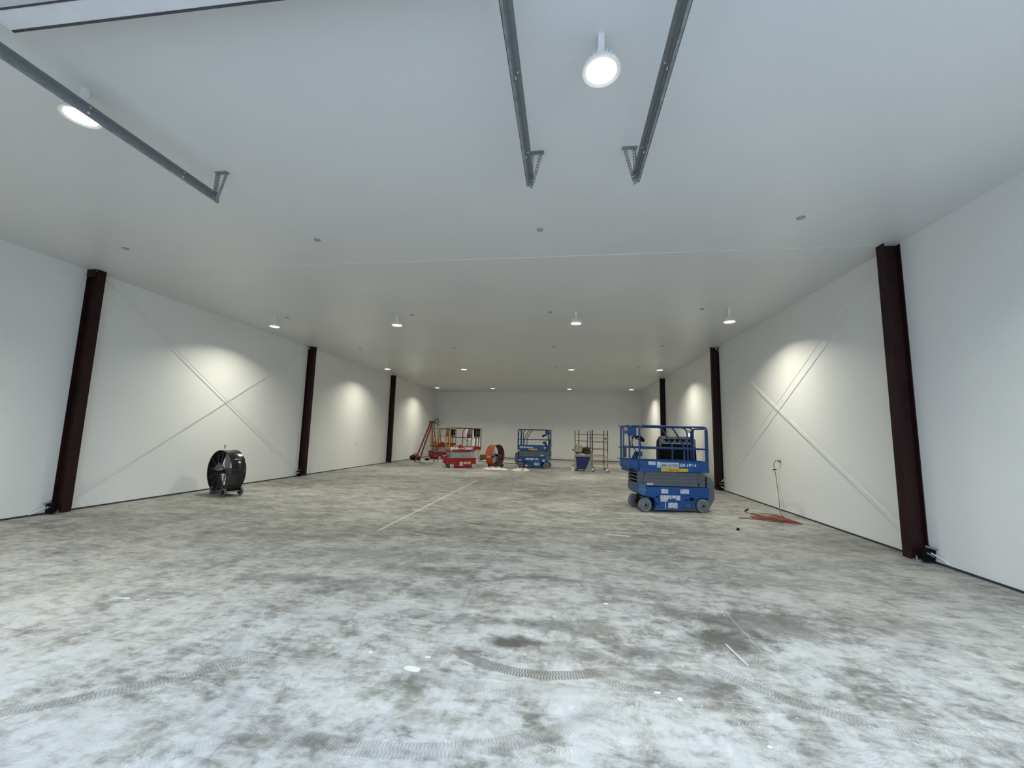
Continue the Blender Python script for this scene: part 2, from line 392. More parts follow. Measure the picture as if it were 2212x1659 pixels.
# ------------------------------------------------------------------ room shell
def struct(name, mb, m, parent=None, **k):
    o = mb.build(name, m, parent, **k)
    if not parent: o['kind'] = 'structure'
    return o
YO = YF - 0.25
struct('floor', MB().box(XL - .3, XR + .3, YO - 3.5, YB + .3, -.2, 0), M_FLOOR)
cb = MB(); x0, x1 = XL - .3, XR + .3
cb.faces([(x0, YO, hz(x0)), (x1, YO, hz(x1)), (x1, YB + .3, hz(x1)), (x0, YB + .3, hz(x0)), (x0, YO, 5.2), (x1, YO, 5.2), (x1, YB + .3, 5.2), (x0, YB + .3, 5.2)],
         [(0, 1, 2, 3), (4, 5, 6, 7), (0, 1, 5, 4), (1, 2, 6, 5), (2, 3, 7, 6), (3, 0, 4, 7)])
struct('ceiling', cb, M_CEIL)
struct('wall_left', MB().box(XL - .25, XL, YO, YB, -.1, hz(XL)), M_WALL)
struct('wall_back', MB().box(XL - .25, XR + .25, YB, YB + .25, -.1, hz(XL)).box(XL, XR, YB, YB + .25, hz(XL) - .01, 5.1), M_WALL)
bpy.data.objects['wall_back'].scale = (1, 1, 1)
# right wall with a doorway hole
DY0, DY1, DZ = 18.22, 19.36, 2.16
wr = MB(); h = hz(XR)
wr.box(XR, XR + .25, YO, DY0, -.1, h).box(XR, XR + .25, DY1, YB, -.1, h).box(XR, XR + .25, DY0, DY1, DZ, h)
struct('wall_right', wr, M_WALL)
wf = MB(); xs = [XL] + [q for d in DOORS for q in d] + [XR]
for i in range(0, len(xs), 2): wf.box(xs[i], xs[i + 1], YF - .25, YF, -.1, DOOR_H)
wf.box(XL, XR, YF - .25, YF, DOOR_H, hz(XL) + .1)
struct('wall_front', wf, M_WALL)
struct('baseboard_left', MB().box(XL, XL + .012, YF, YB, 0, .03), M_DARKGAP)
struct('baseboard_right', MB().box(XR - .012, XR, YF, DY0 - .06, 0, .03).box(XR - .012, XR, DY1 + .06, YB, 0, .03), M_DARKGAP)
struct('baseboard_back', MB().box(XL, XR, YB - .012, YB, 0, .035), M_DARKGAP)
sm = MB(); sm.faces([(-9.6, 7.03, hz(-9.6) - .004), (5.2, 7.12, hz(5.2) - .004), (5.2, 7.135, hz(5.2) - .004), (-9.6, 7.045, hz(-9.6) - .004), (-9.6, 7.03, hz(-9.6) + .01), (5.2, 7.12, hz(5.2) + .01), (5.2, 7.135, hz(5.2) + .01), (-9.6, 7.045, hz(-9.6) + .01)],
         [(0, 1, 2, 3), (4, 5, 6, 7), (0, 1, 5, 4), (1, 2, 6, 5), (2, 3, 7, 6), (3, 0, 4, 7)])
struct('trim_1', sm, M_WHITE)
struct('trim_2', MB().box(-2.195, -2.185, YB - .004, YB, .03, hz(-2.2)), mat('panel_joint', (0.66, 0.66, 0.64), 0.6))
# side door, daylight behind its glass
dr = empty('door_1', (XR, (DY0 + DY1) / 2, 0)); dr['kind'] = 'structure'
W2 = (DY1 - DY0) / 2
MB().box(-.02, .16, -W2, -W2 + .07, 0, DZ).box(-.02, .16, W2 - .07, W2, 0, DZ).box(-.02, .16, -W2, W2, DZ - .07, DZ).build('door_frame', M_WHITE, dr, bevel=.006)
lf = MB(); a, b = -W2 + .075, W2 - .075
lf.box(.05, .095, a, b, .02, .95).box(.05, .095, a, b, 1.95, DZ - .075).box(.05, .095, a, a + .2, .95, 1.95).box(.05, .095, b - .2, b, .95, 1.95)
leaf = lf.build('door_leaf', M_WHITE, dr, bevel=.004)
pane = mat('daylit_glass', (0.7, 0.8, 0.9), 0.1, 0, 0.02, emit=(0.72, 0.84, 1.0), es=0.95)
MB().box(.068, .076, a + .2, b - .2, .95, 1.95).build('glass_pane', pane, leaf)
MB().cyl((.05, a + .07, 1.0), (-.0, a + .07, 1.0), .012, 10).cyl((0, a + .07, 1.0), (0, a + .19, 1.0), .011, 10).build('door_handle', M_GALV, leaf, smooth=True)

# ------------------------------------------------------------------ columns
def column(side, y0, label, nm='steel_column'):
    """wide-flange column, one flange towards the room; local x points into the room, y along the wall"""
    r = empty(nm, (XL if side < 0 else XR, y0 + .08, 0), 0 if side < 0 else PI)
    H = (hz(XL + .12) if side < 0 else hz(XR - .12)) - .001
    d = .25
    MB().box(d - .014, d, -.08, .08, .02, H).box(.002, .016, -.08, .08, .02, H - .02).box(.016, d - .014, -.006, .006, .02, H - .02).build('column_shaft', M_RED_STEEL, r, bevel=.002)
    bp = MB().box(.004, d + .03, -.12, .12, .0, .02)
    b = bp.build('base_plate', M_GALV2, r, bevel=.002)
    for px, py in ((.07, -.095), (.19, -.095), (.07, .095), (.19, .095)):
        MB().cyl((px, py, .02), (px, py, .055), .014, 6).cyl((px, py, .055), (px, py, .08), .008, 8).build('anchor_bolt', M_GALV, b)
    MB().box(.02, d - .03, -.1, -.085, H - .16, H - .004).build('top_clip', M_RED_STEEL, r)
    tag(r, label, 'column', 'red oxide steel wall columns'); r['kind'] = 'thing'
    return r
COLS = {}
for side, nm, ys in ((-1, 'left', (6.89, 14.24, 21.8)), (1, 'right', (7.04, 14.98, 22.88))):
    for k, y in enumerate(ys):
        wh = {-1: ('dark red steel column on the left wall nearest the camera', 'dark red steel column on the left wall beyond the black drum fan',
                   'dark red steel column on the left wall, farthest, before the stepladder'),
              1: ('dark red steel column on the right wall, widest of all in view', 'dark red steel column on the right wall just right of the nearest blue lift',
                  'dark red steel column rising behind the black cooler on the right wall')}[side][k]
        COLS[side, k] = column(side, y if side < 0 else y, wh)
        if side > 0: COLS[side, k].location.y = y + .08
# brace rods between the first two columns of each wall, with clevis brackets
def brace(a, b, label, nm='brace_rod'):
    a, b = Vector(a), Vector(b); r = empty(nm, a); d = b - a
    MB().tube([Vector((0, 0, 0)), d], .008, 8).build('rod', M_ROD, r, smooth=True)
    u = d.normalized()
    for q, s in ((Vector((0, 0, 0)), 1), (d, -1)):
        MB().cyl(q, q + u * s * .12, .016, 10).build('turnbuckle', M_ROD, r, smooth=True)
    return tag(r, label, 'brace rod', 'white diagonal brace rods')
for xx, s in ((XL + .11, -1), (XR - .14, 1)):
    ya_, yb_ = (7.05 + .1, 14.2 - .02) if s < 0 else (7.28, 14.9)
    wl = 'left' if s < 0 else 'right'; H = hz(xx) - .06
    if s < 0:
        brace((xx, ya_, .30), (xx, yb_, H), 'white brace rod on the left wall rising away from the nearest column foot')
        brace((xx - .05, ya_, H), (xx - .05, yb_, .18), 'white brace rod on the left wall falling toward the foot of the second column')
    else:
        brace((xx, ya_, .42), (xx, yb_, H), 'white brace rod on the right wall rising away from the widest column foot')
        brace((xx + .05, ya_, H), (xx + .05, yb_, .30), 'white brace rod on the right wall falling toward the column beside the blue lift')
def foot_bracket(side, y, label):
    r = empty('brace_bracket', ((XL + .14) if side < 0 else (XR - .14), y, 0), 0 if side < 0 else PI)
    s = -1 if side < 0 else 1
    b = MB().prism([(-.07, .02), (.07, .02), (.09, .18), (0, .26), (-.09, .18)], -.035, .0).build('gusset', M_BLACK, r, bevel=.003)
    MB().cyl((-.10, -.05, .20), (.05, -.05, .24), .014, 8).cyl((-.05, -.05, .10), (.04, -.05, .15), .012, 8).build('clamp_bolt', M_GALV, r, smooth=True)
    MB().tube([(-.02, -.04, .15), (-.07, -.14, .10), (-.11, -.24, .03)], .008, 6).build('loose_strap', M_WHITE, r, smooth=True)
    return tag(r, label, 'bracket', 'brackets at the feet of the columns')
foot_bracket(-1, 6.80, 'black bracket with a white strap at the foot of the nearest left wall column')
fb = foot_bracket(1, 6.95, 'black bracket with a white strap at the foot of the widest right wall column')
fb.rotation_euler = (0, 0, 0); fb.scale = (-1, 1, 1); fb.location = (XR - .10, 6.95, 0)
foot_bracket(-1, 14.15, 'small bracket at the foot of the second left wall column')
b4 = foot_bracket(1, 14.9, 'small bracket at the foot of the column beside the blue lift'); b4.scale = (-1, 1, 1); b4.rotation_euler = (0, 0, 0)

# ------------------------------------------------------------------ ceiling lamps
LX = (-8.184, -4.551, 0.262, 3.985); LY = (2.99, 10.42, 17.95, 25.51); LZ = 4.57
def make_lamp():
    r = empty('high_bay_lamp', (0, 0, 0))
    h = MB().lathe([(.0, .10), (.075, .10), (.10, .085), (.118, .03), (.150, .018), (.153, .0), (.146, -.006), (.120, .004), (.118, .012), (0, .012)], (0, 0, LZ), seg=40, cap=False).build('lamp_housing', M_GLOW, r, smooth=True)
    f = MB()
    for k in range(20):
        a = 2 * PI * k / 20; c, s = math.cos(a), math.sin(a)
        f.obox((.095 * c, .095 * s, LZ + .062), (.05 * c, .05 * s, 0), (-.004 * s, .004 * c, 0), (0, 0, .05))
    f.build('cooling_fins', M_GLOW, h)
    MB().lathe([(0, 0), (.112, 0), (.116, .006), (0, .006)], (0, 0, LZ + .001), seg=40, cap=False).build('lens', M_LENS, r, smooth=True)
    return r
L0 = make_lamp()
rowsn = ('in the row between the door rails', 'in the second row', 'in the third row', 'in the row before the back wall')
coln = ('beside the left wall', 'left of the middle', 'right of the middle', 'beside the right wall')
lamps = [(i, j) for j in range(4) for i in range(4)]
roots = [L0] + [dup(L0, (0, 0, 0)) for _ in lamps[1:]]
for r, (i, j) in zip(roots, lamps):
        x, y = LX[i], LY[j]; r.location = (x, y, 0)
        tag(r, 'lit round ceiling lamp %s, %s' % (rowsn[j], coln[i]), 'ceiling lamp', 'round high-bay lamps on the ceiling')
        c = hz(x)
        MB().box(-.024, .024, -.02, .02, LZ + .11, c - .0005).build('hanging_strap', M_WHITE, r)
        l = bpy.data.lights.new('lamp_light', 'AREA'); l.shape = 'DISK'; l.size = .23; l.energy = LAMP_W; l.color = LAMP_COL; l.spread = math.radians(138)
        o = bpy.data.objects.new('lamp_light', l); COL.objects.link(o); o.parent = r; o.location = (0, 0, LZ - .008)

# round cover plates in the ceiling
def plate_m():
    r = MB().lathe([(0, 0), (.048, 0), (.052, .006), (.052, .012), (0, .012)], seg=28, cap=False).build('cover_plate', mat('grey_cover_plate', (.42, .43, .43), .5), None, smooth=True)
    MB().lathe([(.044, -.002), (.048, -.004), (.053, .004), (.047, .004)], seg=28, cap=False).build('rim', mat('dull_plate_rim', (.22, .22, .22), .5), r, smooth=True)
    return r
P0 = plate_m(); first = True
for j, (y, rw) in enumerate(((6.08, 'in the nearest row'), (10.44, 'just before the second lamp row'), (14.68, 'before the third lamp row'), (19.25, 'just past the third lamp row'))):
    for i, x in enumerate((-7.84, -4.15, -.41, 3.36)):
        o = P0 if first else dup(P0, (x, y, 0)); first = False
        o.location = (x, y, hz(x) - .011); o.rotation_euler = (0, -math.atan((HR - HL) / (XR - XL)), 0)
        tag(o, 'round grey ceiling cover plate %s, %s' % (rw, ('nearest the left wall', 'second from the left wall', 'second from the right wall', 'nearest the right wall')[i]), 'cover plate', 'round cover plates in the ceiling')

# ------------------------------------------------------------------ overhead door rails and panel
def strip_holes(mb, a, b, w, side, t=.004, pitch=.034):
    """perforated strip from a to b, width w along side"""
    a, b, side = Vector(a), Vector(b), Vector(side).normalized(); d = (b - a); L = d.length; u = d / L; n = side.cross(u).normalized()
    for s in (-1, 1): mb.obox((a + b) / 2 + side * s * w * .36, d, side * w * .28, n * t)
    k = int(L / pitch)
    for i in range(k + 1):
        mb.obox(a + u * (i * L / k), u * pitch * .5, side * w * .46, n * t)
def rail(x, yend, s, label):
    """horizontal galvanised door track; s = side (+1/-1) the hanger leans to"""
    z = 4.53; y0 = YF + .02; r = empty('door_rail', (x, yend, z))
    L = y0 - yend
    MB().box(-.004, .0, L, 0, .0, .06).box(-.004 if s > 0 else -.05, .05 if s > 0 else .0, L, 0, .056, .06).build('angle_bar', M_GALV, r)
    q = -s
    MB().box(min(q * .006, q * .034), max(q * .006, q * .034), L, .03, -.012, -.008).box(q * .032 - .002, q * .032 + .002, L, .03, -.012, .014).box(q * .006 - .002, q * .006 + .002, L, .03, -.012, .03).box(min(q * .018, q * .034), max(q * .018, q * .034), L, .03, .01, .013).build('roller_track', M_GALV2, r)
    bt = MB()
    for k in range(6): bt.cyl((.0 + .003 * s, -.45 - k * .95, .0), (.0 + .010 * s, -.45 - k * .95, .0), .011, 8).cyl((.02 * s, -.45 - k * .95, .055), (.02 * s, -.45 - k * .95, .048), .009, 8)
    bt.build('rail_bolts', mat('bright_bolt', (.7, .7, .7), .4, .5), r)
    c = hz(x) - z
    h1 = MB(); strip_holes(h1, (.02 * s, -.02, -.02), (.03 * s, -.02, c), .034, (1, 0, 0)); strip_holes(h1, (.003 * s, -.035, -.02), (.013 * s, -.035, c), .034, (0, 1, 0)); h1.build('perforated_hanger', M_GALV2, r)
    h2 = MB(); strip_holes(h2, (.03 * s, -.01, -.02), (.125 * s, -.01, c), .034, (1, 0, 0)); strip_holes(h2, (.046 * s, -.025, -.02), (.142 * s, -.025, c), .034, (0, 1, 0)); h2.build('perforated_hanger', M_GALV2, r)
    MB().box(min(-.01 * s, .16 * s), max(-.01 * s, .16 * s), -.055, .005, c - .006, c - .0005).build('ceiling_angle', M_GALV2, r)
    MB().box(min(.003 * s, .035 * s), max(.003 * s, .035 * s), -.01, .018, -.045, .045).build('end_bracket', M_GALV2, r, bevel=.003)
    return tag(r, label, 'door rail', 'galvanised overhead door rails')
rail(-4.36, 4.31, 1, 'galvanised door rail crossing in front of the lamp at upper left')
rail(-.42, 4.34, 1, 'galvanised door rail left of the middle ceiling lamp')
rail(.765, 4.37, -1, 'galvanised door rail right of the middle ceiling lamp')
dp = empty('overhead_door', (-2.36, 2.18, 4.65))
for k in range(6):
    y1 = .08 - k * .56; tl = M_WHITE
    p = MB().box(-1.84, 1.80, y1 - .55, y1, 0, .05).build('door_section', mat('white_door_panel', (.74, .75, .78), .45, 0, .03), dp, bevel=.006)
    MB().box(-1.84, 1.80, y1 - .37, y1 - .33, -.006, .004).box(-1.84, 1.80, y1 - .2, y1 - .17, -.006, .004).build('panel_rib', mat('grey_panel_rib', (.60, .61, .64), .45, 0, .03), p)
MB().box(-1.84, 1.80, -.075, -.062, -.004, .0).box(-1.84, 1.80, -.11, -.10, -.004, .0).build('section_joint', mat('dark_door_seal', (.06, .055, .065), .6), dp)
MB().box(-1.83, 1.80, .08, .094, -.004, .055).build('door_seal', mat('dark_door_seal', (.06, .055, .065), .6), dp)
tag(dp, 'raised white overhead door lying flat under the ceiling at upper left', 'overhead door')

# ------------------------------------------------------------------ outlets and switches
def outlet(x, y, z, rz, label, cat='outlet', h=.115):
    r = empty('wall_outlet', (x, y, z), rz)
    pl = MB().box(-.036, .036, -.008, .0, -h / 2, h / 2).build('cover', mat('outlet_cover', (.55, .55, .53), .4), r, bevel=.003)
    for dz in (-.025, .025): MB().box(-.017, .017, -.011, -.006, dz - .015, dz + .015).build('socket', mat('grey_socket', (.16, .16, .15), .4), r, bevel=.003)
    return tag(r, label, cat, 'outlet and switch plates on the walls')
outlet(XL, 10.83, 1.16, PI / 2, 'outlet plate on the left wall just above the black drum fan')
outlet(XL, 18.44, 1.09, PI / 2, 'small outlet plate on the left wall between the second and third columns')
outlet(XR, 11.16, 1.20, -PI / 2, 'outlet plate on the right wall that the orange cord hangs from')
outlet(XR, 17.62, 1.19, -PI / 2, 'switch plate on the right wall behind the rear post of the nearest lift', 'switch')

# ------------------------------------------------------------------ scissor lifts
def decal(name, x0, x1, z0, z1, y, m, parent): return MB().box(x0, x1, y - .003, y + .002, z0, z1).build(name, m, parent)
def wheel(parent, c, rad, wd, tyre, hub, steer=0.0, out=-1):
    """wheel whose axle runs along local y; out = side of the hub face"""
    a = Vector((math.sin(steer), math.cos(steer), 0)) * out
    o = Vector(c)
    t = MB().lathe([(rad * .45, wd / 2), (rad * .93, wd / 2), (rad, wd / 2 - .012), (rad, -wd / 2 + .012), (rad * .93, -wd / 2), (0, -wd / 2)], o, a, 36, cap=False).build('wheel', tyre, parent, smooth=True)
    MB().lathe([(0, wd / 2 - .006), (rad * .12, wd / 2 - .002), (rad * .14, wd / 2 - .012), (rad * .50, wd / 2 - .012)], o, a, 28, cap=False).build('hub', hub, t, smooth=True)
    MB().lathe([(0, wd / 2 + .006), (rad * .13, wd / 2 + .004), (rad * .14, wd / 2 - .014)], o, a, 12, cap=False).build('axle_nut', M_BLACK, t, smooth=True)
    return t
def blue_lift(O, th, flip, label, main):
    r = empty('scissor_lift', (O[0], O[1], 0), th); WB = 1.37; D = .76; sh = 0 if main else .21
    tf = (lambda p: (WB - p[0], p[1], p[2])) if flip else None
    te = (lambda p: (WB - p[0] - sh, p[1], p[2])) if flip else None
    B = lambda: MB(tf)
    E = lambda: MB(te)
    arch = [(.17 + .0, .33), (.22, .30), (.245, .23), (.245, .06)]
    rear = [(1.185, .06), (1.19, .2), (1.23, .275), (1.30, .325), (1.53, .325)]
    B().prism([(-.10, .60), (-.10, .42), (-.04, .36), (.10, .35)] + arch + rear + [(1.53, .57), (.08, .57), (.02, .60)], .0, D).build('chassis', M_BLUE, r, bevel=.006)
    B().box(.0, 1.42, .17, D - .17, .09, .36).box(-.02, .06, .1, D - .1, .13, .19).box(1.33, 1.42, .1, D - .1, .13, .19).build('undercarriage', M_BLACK, r, bevel=.01)
    B().prism([(-.145, .64), (-.15, .48), (-.11, .40), (-.03, .37), (.03, .47), (.02, .62), (-.06, .62)], -.015, D + .015).build('front_fender', M_FENDER, r, bevel=.01)
    ob = B().box(-.06, .12, .01, .16, .30, .34).box(-.03, .05, .08, .17, .1, .31); ob.build('steering_yoke', M_BLUED, r, bevel=.006)
    md = B().box(.335, 1.175, -.012, .0, .075, .405).build('module_door', M_BLUE, r, bevel=.004)
    sl = B().box(1.05, 1.16, -.016, -.01, .27, .34).box(.94, 1.0, -.016, -.01, .275, .295).box(1.03, 1.12, -.016, -.01, .385, .392).box(-.02, .05, -.004, .002, .525, .555).box(.255, .315, -.004, .002, .325, .355).box(.255, .315, -.004, .002, .17, .195)
    sl.build('latch_slot', M_BLACK, md)
    B().box(.93, 1.07, -.016, -.01, .12, .20).build('control_window', M_CHAR, md)
    MB(tf).box(.472, .486, -.014, -.011, .08, .24).build('white_stripe', M_TEXT_W, md)
    B().box(.24, 1.22, .03, D - .03, .045, .065).build('pothole_guard', M_GALV2, r)
    for sx, st in ((0, -.28 if main else 0), (WB, 0)):
        for yy, out in ((.045, -1), (D - .045, 1)):
            cx = WB - sx if flip else sx
            wheel(r, (cx, yy - .035 if out < 0 else yy + .035, .155), .155, .11 if sx == 0 else .10, M_TYRE, M_HUB, st, out)
    # charger module and step at the rear
    B().prism([(1.53, .82), (1.60, .79), (1.69, .70), (1.70, .30), (1.60, .13), (1.53, .13)], .08, D - .04).build('rear_module', M_ARM, r, bevel=.008)
    B().box(1.701, 1.705, .3, .6, .36, .46).build('module_sticker', M_STICK, r)
    # stacked scissor arms
    z = .585
    for k in range(4):
        for y0 in (.055, D - .095):
            dz = .010 * (1 if k % 2 == 0 else 1)
            a = B().prism([(-.16, z + dz + .014), (-.145, z + dz), (1.45, z - dz), (1.475, z - dz + .014), (1.475, z - dz + .066), (1.455, z - dz + .0795), (-.14, z + dz + .0795), (-.16, z + dz + .066)], y0, y0 + .04).build('scissor_arm', M_ARM, r, bevel=.003)
            ys = y0 - .012 if y0 < .3 else y0 + .04
            for px in (-.12, .66, 1.43):
                zz = z + .04 + dz * (1 - (px + .15) / .8)
                B().cyl((px, ys, zz + (.038 if px == .66 else 0)), (px, ys + .016, zz + (.038 if px == .66 else 0)), .020, 14).build('pivot_pin', M_HUB, a, smooth=True)
            B().cyl((.0, ys + .004, z + .05), (.0, ys + .012, z + .05), .010, 10).cyl((1.29, ys + .004, z + .036), (1.29, ys + .012, z + .036), .010, 10).build('arm_hole', M_BLACK, a)
        B().box(-.13, 1.44, .11, .14, z + .01, z + .072).box(-.13, 1.44, D - .14, D - .11, z + .01, z + .072).build('inner_arm', M_BLACK, r)
        for px in (-.125, .66, 1.43): B().cyl((px, .09, z + .04), (px, D - .09, z + .04), .022, 14).build('cross_tube', M_ARM, r, smooth=True)
        z += .082
    B().box(.02, .035, .048, .054, .835, .905).box(1.30, 1.315, .048, .054, .60, .665).build('arm_slot', M_BLACK, r)
    # platform
    B().box(-.12, 1.55, -.012, D + .012, .915, 1.0).build('platform_deck', M_BLUE, r, bevel=.006)
    B().box(-.12, 1.54, -.004, .006, 1.0, 1.17).build('toe_board', M_BLUE, r, bevel=.003)
    B().box(-.12, 1.54, D - .006, D + .004, 1.0, 1.17).build('toe_board', M_BLUE, r, bevel=.003)
    B().box(1.53, 1.54, .0, D, 1.0, 1.17).build('toe_board', M_BLUE, r, bevel=.003)
    B().box(-.10, .6, .1, D - .1, .90, .93).build('deck_slide', M_CHAR, r)
    E().box(-.36, -.08, .035, D - .035, .985, 1.03).box(-.36, -.08, .035, .045, 1.02, 1.18).box(-.36, -.08, D - .045, D - .035, 1.02, 1.18).box(-.36, -.35, .035, D - .035, 1.0, 1.18).build('extension_deck', M_BLUE, r, bevel=.004)
    E().box(-.345, -.33, .1, D - .1, .90, .99).box(-.22, -.1, .06, D - .06, .925, .985).build('extension_support', M_BLUED, r)
    T = .021
    for yy in (.012, D - .012):
        rr = fillet([(-.105, yy, 1.0), (-.105, yy, 1.985), (1.53, yy, 1.985), (1.53, yy, 1.0)], .10)
        fr = B().tube(rr, T, 10).tube([(-.105, yy, 1.46), (1.53, yy, 1.46)], T * .9, 8)
        fr.tube(fillet([(-.09, yy, 1.62), (-.07, yy, 1.47), (.06, yy, 1.46)], .08), T * .5, 6)
        fr.build('guard_rail', M_BLUED, r, smooth=True)
        yi = .05 if yy < .3 else D - .05
        rr = fillet([(-.335, yi, 1.0), (-.335, yi, 1.975), (.70, yi, 1.975), (.98, yi, 1.53), (.98, yi, 1.0)], .09)
        E().tube(rr, T * .95, 10).tube([(-.335, yi, 1.47), (.98, yi, 1.47)], T * .8, 8).build('extension_rail', M_BLUED, r, smooth=True)
    # end frame of the extension and rear gate
    E().tube([(-.345, .05, 1.975), (-.345, D - .05, 1.975)], T, 10).tube([(-.345, .05, 1.47), (-.345, D - .05, 1.47)], T * .9, 8).tube([(-.345, D * .62, 1.0), (-.345, D * .62, 1.975)], T, 8).build('end_rail', M_BLUED, r, smooth=True)
    E().cyl((-.37, .05, 1.985), (-.40, .05, 1.985), .012, 8).cyl((-.37, D - .06, 1.985), (-.41, D - .06, 1.985), .014, 8).cyl((-.37, D - .06, 1.45), (-.41, D - .06, 1.45), .014, 8).cyl((-.36, D - .06, 1.17), (-.43, D - .06, 1.175), .010, 8).build('rail_pin', M_CHAR, r, smooth=True)
    g = B().tube(fillet([(1.525, .06, 1.03), (1.525, .06, 1.95), (1.525, D - .06, 1.95), (1.525, D - .06, 1.03)], .1), T * 1.0, 10).tube([(1.525, .06, 1.46), (1.525, D - .06, 1.46)], T, 8)
    g.build('entry_gate', M_BLUED, r, smooth=True)
    B().box(1.475, 1.53, -.005, .03, 1.17, 1.90).box(1.475, 1.53, D - .03, D + .005, 1.17, 1.90).build('gate_post', M_BLUED, r, bevel=.006)
    for yy in (.012, D - .012):
        B().tube(fillet([(1.24, yy, 1.985), (1.36, yy, 1.95), (1.40, yy, 1.8), (1.40, yy, 1.0)], .1), T, 8).build('brace_post', M_BLUED, r, smooth=True) if yy > .3 else None
    # controls
    cb_ = E().box(-.30, -.10, .24, .30, 1.74, 1.95).box(-.36, -.22, .20, .25, 1.80, 1.86).build('control_bracket', M_BLUE, r, bevel=.006)
    E().box(-.40, -.36, .2, .26, 1.78, 1.88).build('bracket_plate', M_FENDER, cb_, bevel=.004)
    cx = E().prism([(-.24, 1.70), (-.10, 1.66), (.04, 1.60), (.05, 1.66), (-.03, 1.74), (-.12, 1.745), (-.22, 1.72)], .08, .24).build('control_box', M_BLACK, r, bevel=.008)
    E().cyl((-.20, .075, 1.695), (-.20, .065, 1.695), .014, 12).cyl((-.13, .075, 1.68), (-.13, .065, 1.68), .012, 12).build('control_button', M_TEXT_W, cx)
    E().tube(fillet([(-.21, .2, 1.70), (-.23, .2, 1.55), (-.16, .2, 1.42), (-.10, .2, 1.33), (-.08, .22, 1.22)], .1), .010, 6).build('control_cable', M_BLACK, r, smooth=True)
    E().prism([(-.22, 1.18), (-.13, 1.36), (-.09, 1.37), (-.06, 1.18)], .25, .31).box(-.10, .03, .2, .24, 1.26, 1.37).build('cable_bracket', M_BLUED, r, bevel=.004)
    E().tube([(-.26, D - .10, 1.20), (-.26, D - .10, 1.50)], .05, 16).build('manual_tube', M_CHAR, r, smooth=True)
    # rubbish and tools lying on the deck
    if main:
        k = 0
        for (sx, l, an, m_) in ((.55, .16, .3, M_BLUE), (.66, .12, -.5, M_SHEET), (.80, .1, .1, M_SHEET), (1.0, .16, 1.0, M_CHAR), (1.0, .14, -.2, M_BLUED), (1.1, .16, .5, M_SHEET), (1.22, .12, 0, M_WRAP), (.3, .25, .05, M_CHAR)):
            o = B().obox((sx, .3 + .05 * (k % 3), 1.012 + .0 + abs(math.sin(an)) * l * .5), (l * math.cos(an), .02, l * math.sin(an)), (-.01, .05, 0), (0, 0, .02)).build('material_offcut', m_, None, bevel=.004)
            o.location = (O[0], O[1], .0); o.rotation_euler = (0, 0, th)
            tag(o, ('blue', 'white', 'long white', 'dark upright', 'dark blue', 'tilted white', 'cloudy plastic', 'long dark')[k] + ' offcut lying on the platform of the nearest blue lift', 'offcut', 'offcuts on the platform of the nearest lift'); k += 1
    # stickers and writing
    S = lambda *a: decal('sticker', *a, -.008, M_STICK, r)
    if main:
        for a in ((.09, .265, 1.075, 1.155), (.295, .385, 1.015, 1.15), (.36, .53, .245, .385)): decal('sticker', *a, -.008 if a[2] > .9 else -.016, M_STICK, r)
        for a in ((.53, .62, .30, .383), (.63, .72, .315, .383), (.725, .83, .275, .383), (.54, .76, .095, .22)): decal('sticker', *a, -.016, M_STICK, r)
        for a in ((.385, .55, .425, .525), (.84, 1.05, .425, .525)): decal('sticker', *a, -.003, M_STICK, r)
        decal('sticker', .07, .22, .60, .655, .050, M_STICK, r)
        decal('number_plate', .395, .822, 1.01, 1.135, -.0085, M_PLATE, r)
        text('plate_number', '800-12-5591', .402, .815, 1.035, 1.10, -.0135, M_TEXT_K, r, 0, .012)
        text('model_lettering', 'GS-19', .835, 1.115, 1.045, 1.115, -.009, M_TEXT_W, r, .25, .03)
        text('model_lettering', "\u2019-", 1.125, 1.175, 1.065, 1.112, -.009, M_TEXT_W, r, .25, .03)
        text('model_lettering', '0', 1.19, 1.235, 1.05, 1.108, -.009, M_TEXT_W, r, .25, .03)
        decal('yellow_strip', .39, 1.035, .93, 1.003, -.017, M_YSTRIP, r)
        text('strip_lettering', 'Herc', .575, .665, .952, .982, -.0215, M_TEXT_K, r, .2, .03)
        text('strip_lettering', 'Rentals', .672, .84, .952, .980, -.0215, M_TEXT_K, r, .2, 0)
    else:
        for a in ((-.06, .15, 1.02, 1.10), (.175, .235, 1.0, 1.12)): decal('sticker', *a, -.008, M_STICK, r)
        decal('number_plate', .25, .66, 1.03, 1.09, -.008, M_PLATE, r); decal('sticker', 1.24, 1.33, 1.01, 1.10, -.008, M_STICK, r)
        decal('tan_strip', .43, .90, .925, 1.0, -.017, M_TSTRIP, r)
        for a in ((.27, .46, .41, .51), (.48, .72, .40, .51), (.78, .94, .42, .51), (-.08, .04, .35, .42), (1.18, 1.29, .33, .46)): decal('sticker', *a, -.004, M_STICK, r)
        for a in ((.74, .88, .15, .28), (.93, 1.0, .15, .28), (.24, .40, .07, .15)): decal('sticker', *a, -.016, M_STICK, r)
        decal('sticker', 1.06, 1.22, .63, .68, .05, M_STICK, r)
    tag(r, label, 'scissor lift', 'scissor lifts parked on the floor')
    return r
B1 = blue_lift((1.86, 10.13 + .0), math.atan2(.23, 1.35), False, 'large blue and grey scissor lift nearest the camera, with white number plate and yellow strip', True)
B2 = blue_lift((-2.30, 21.85), math.radians(-6.5), True, 'blue and grey scissor lift parked near the back wall beside the orange drum fan', False)

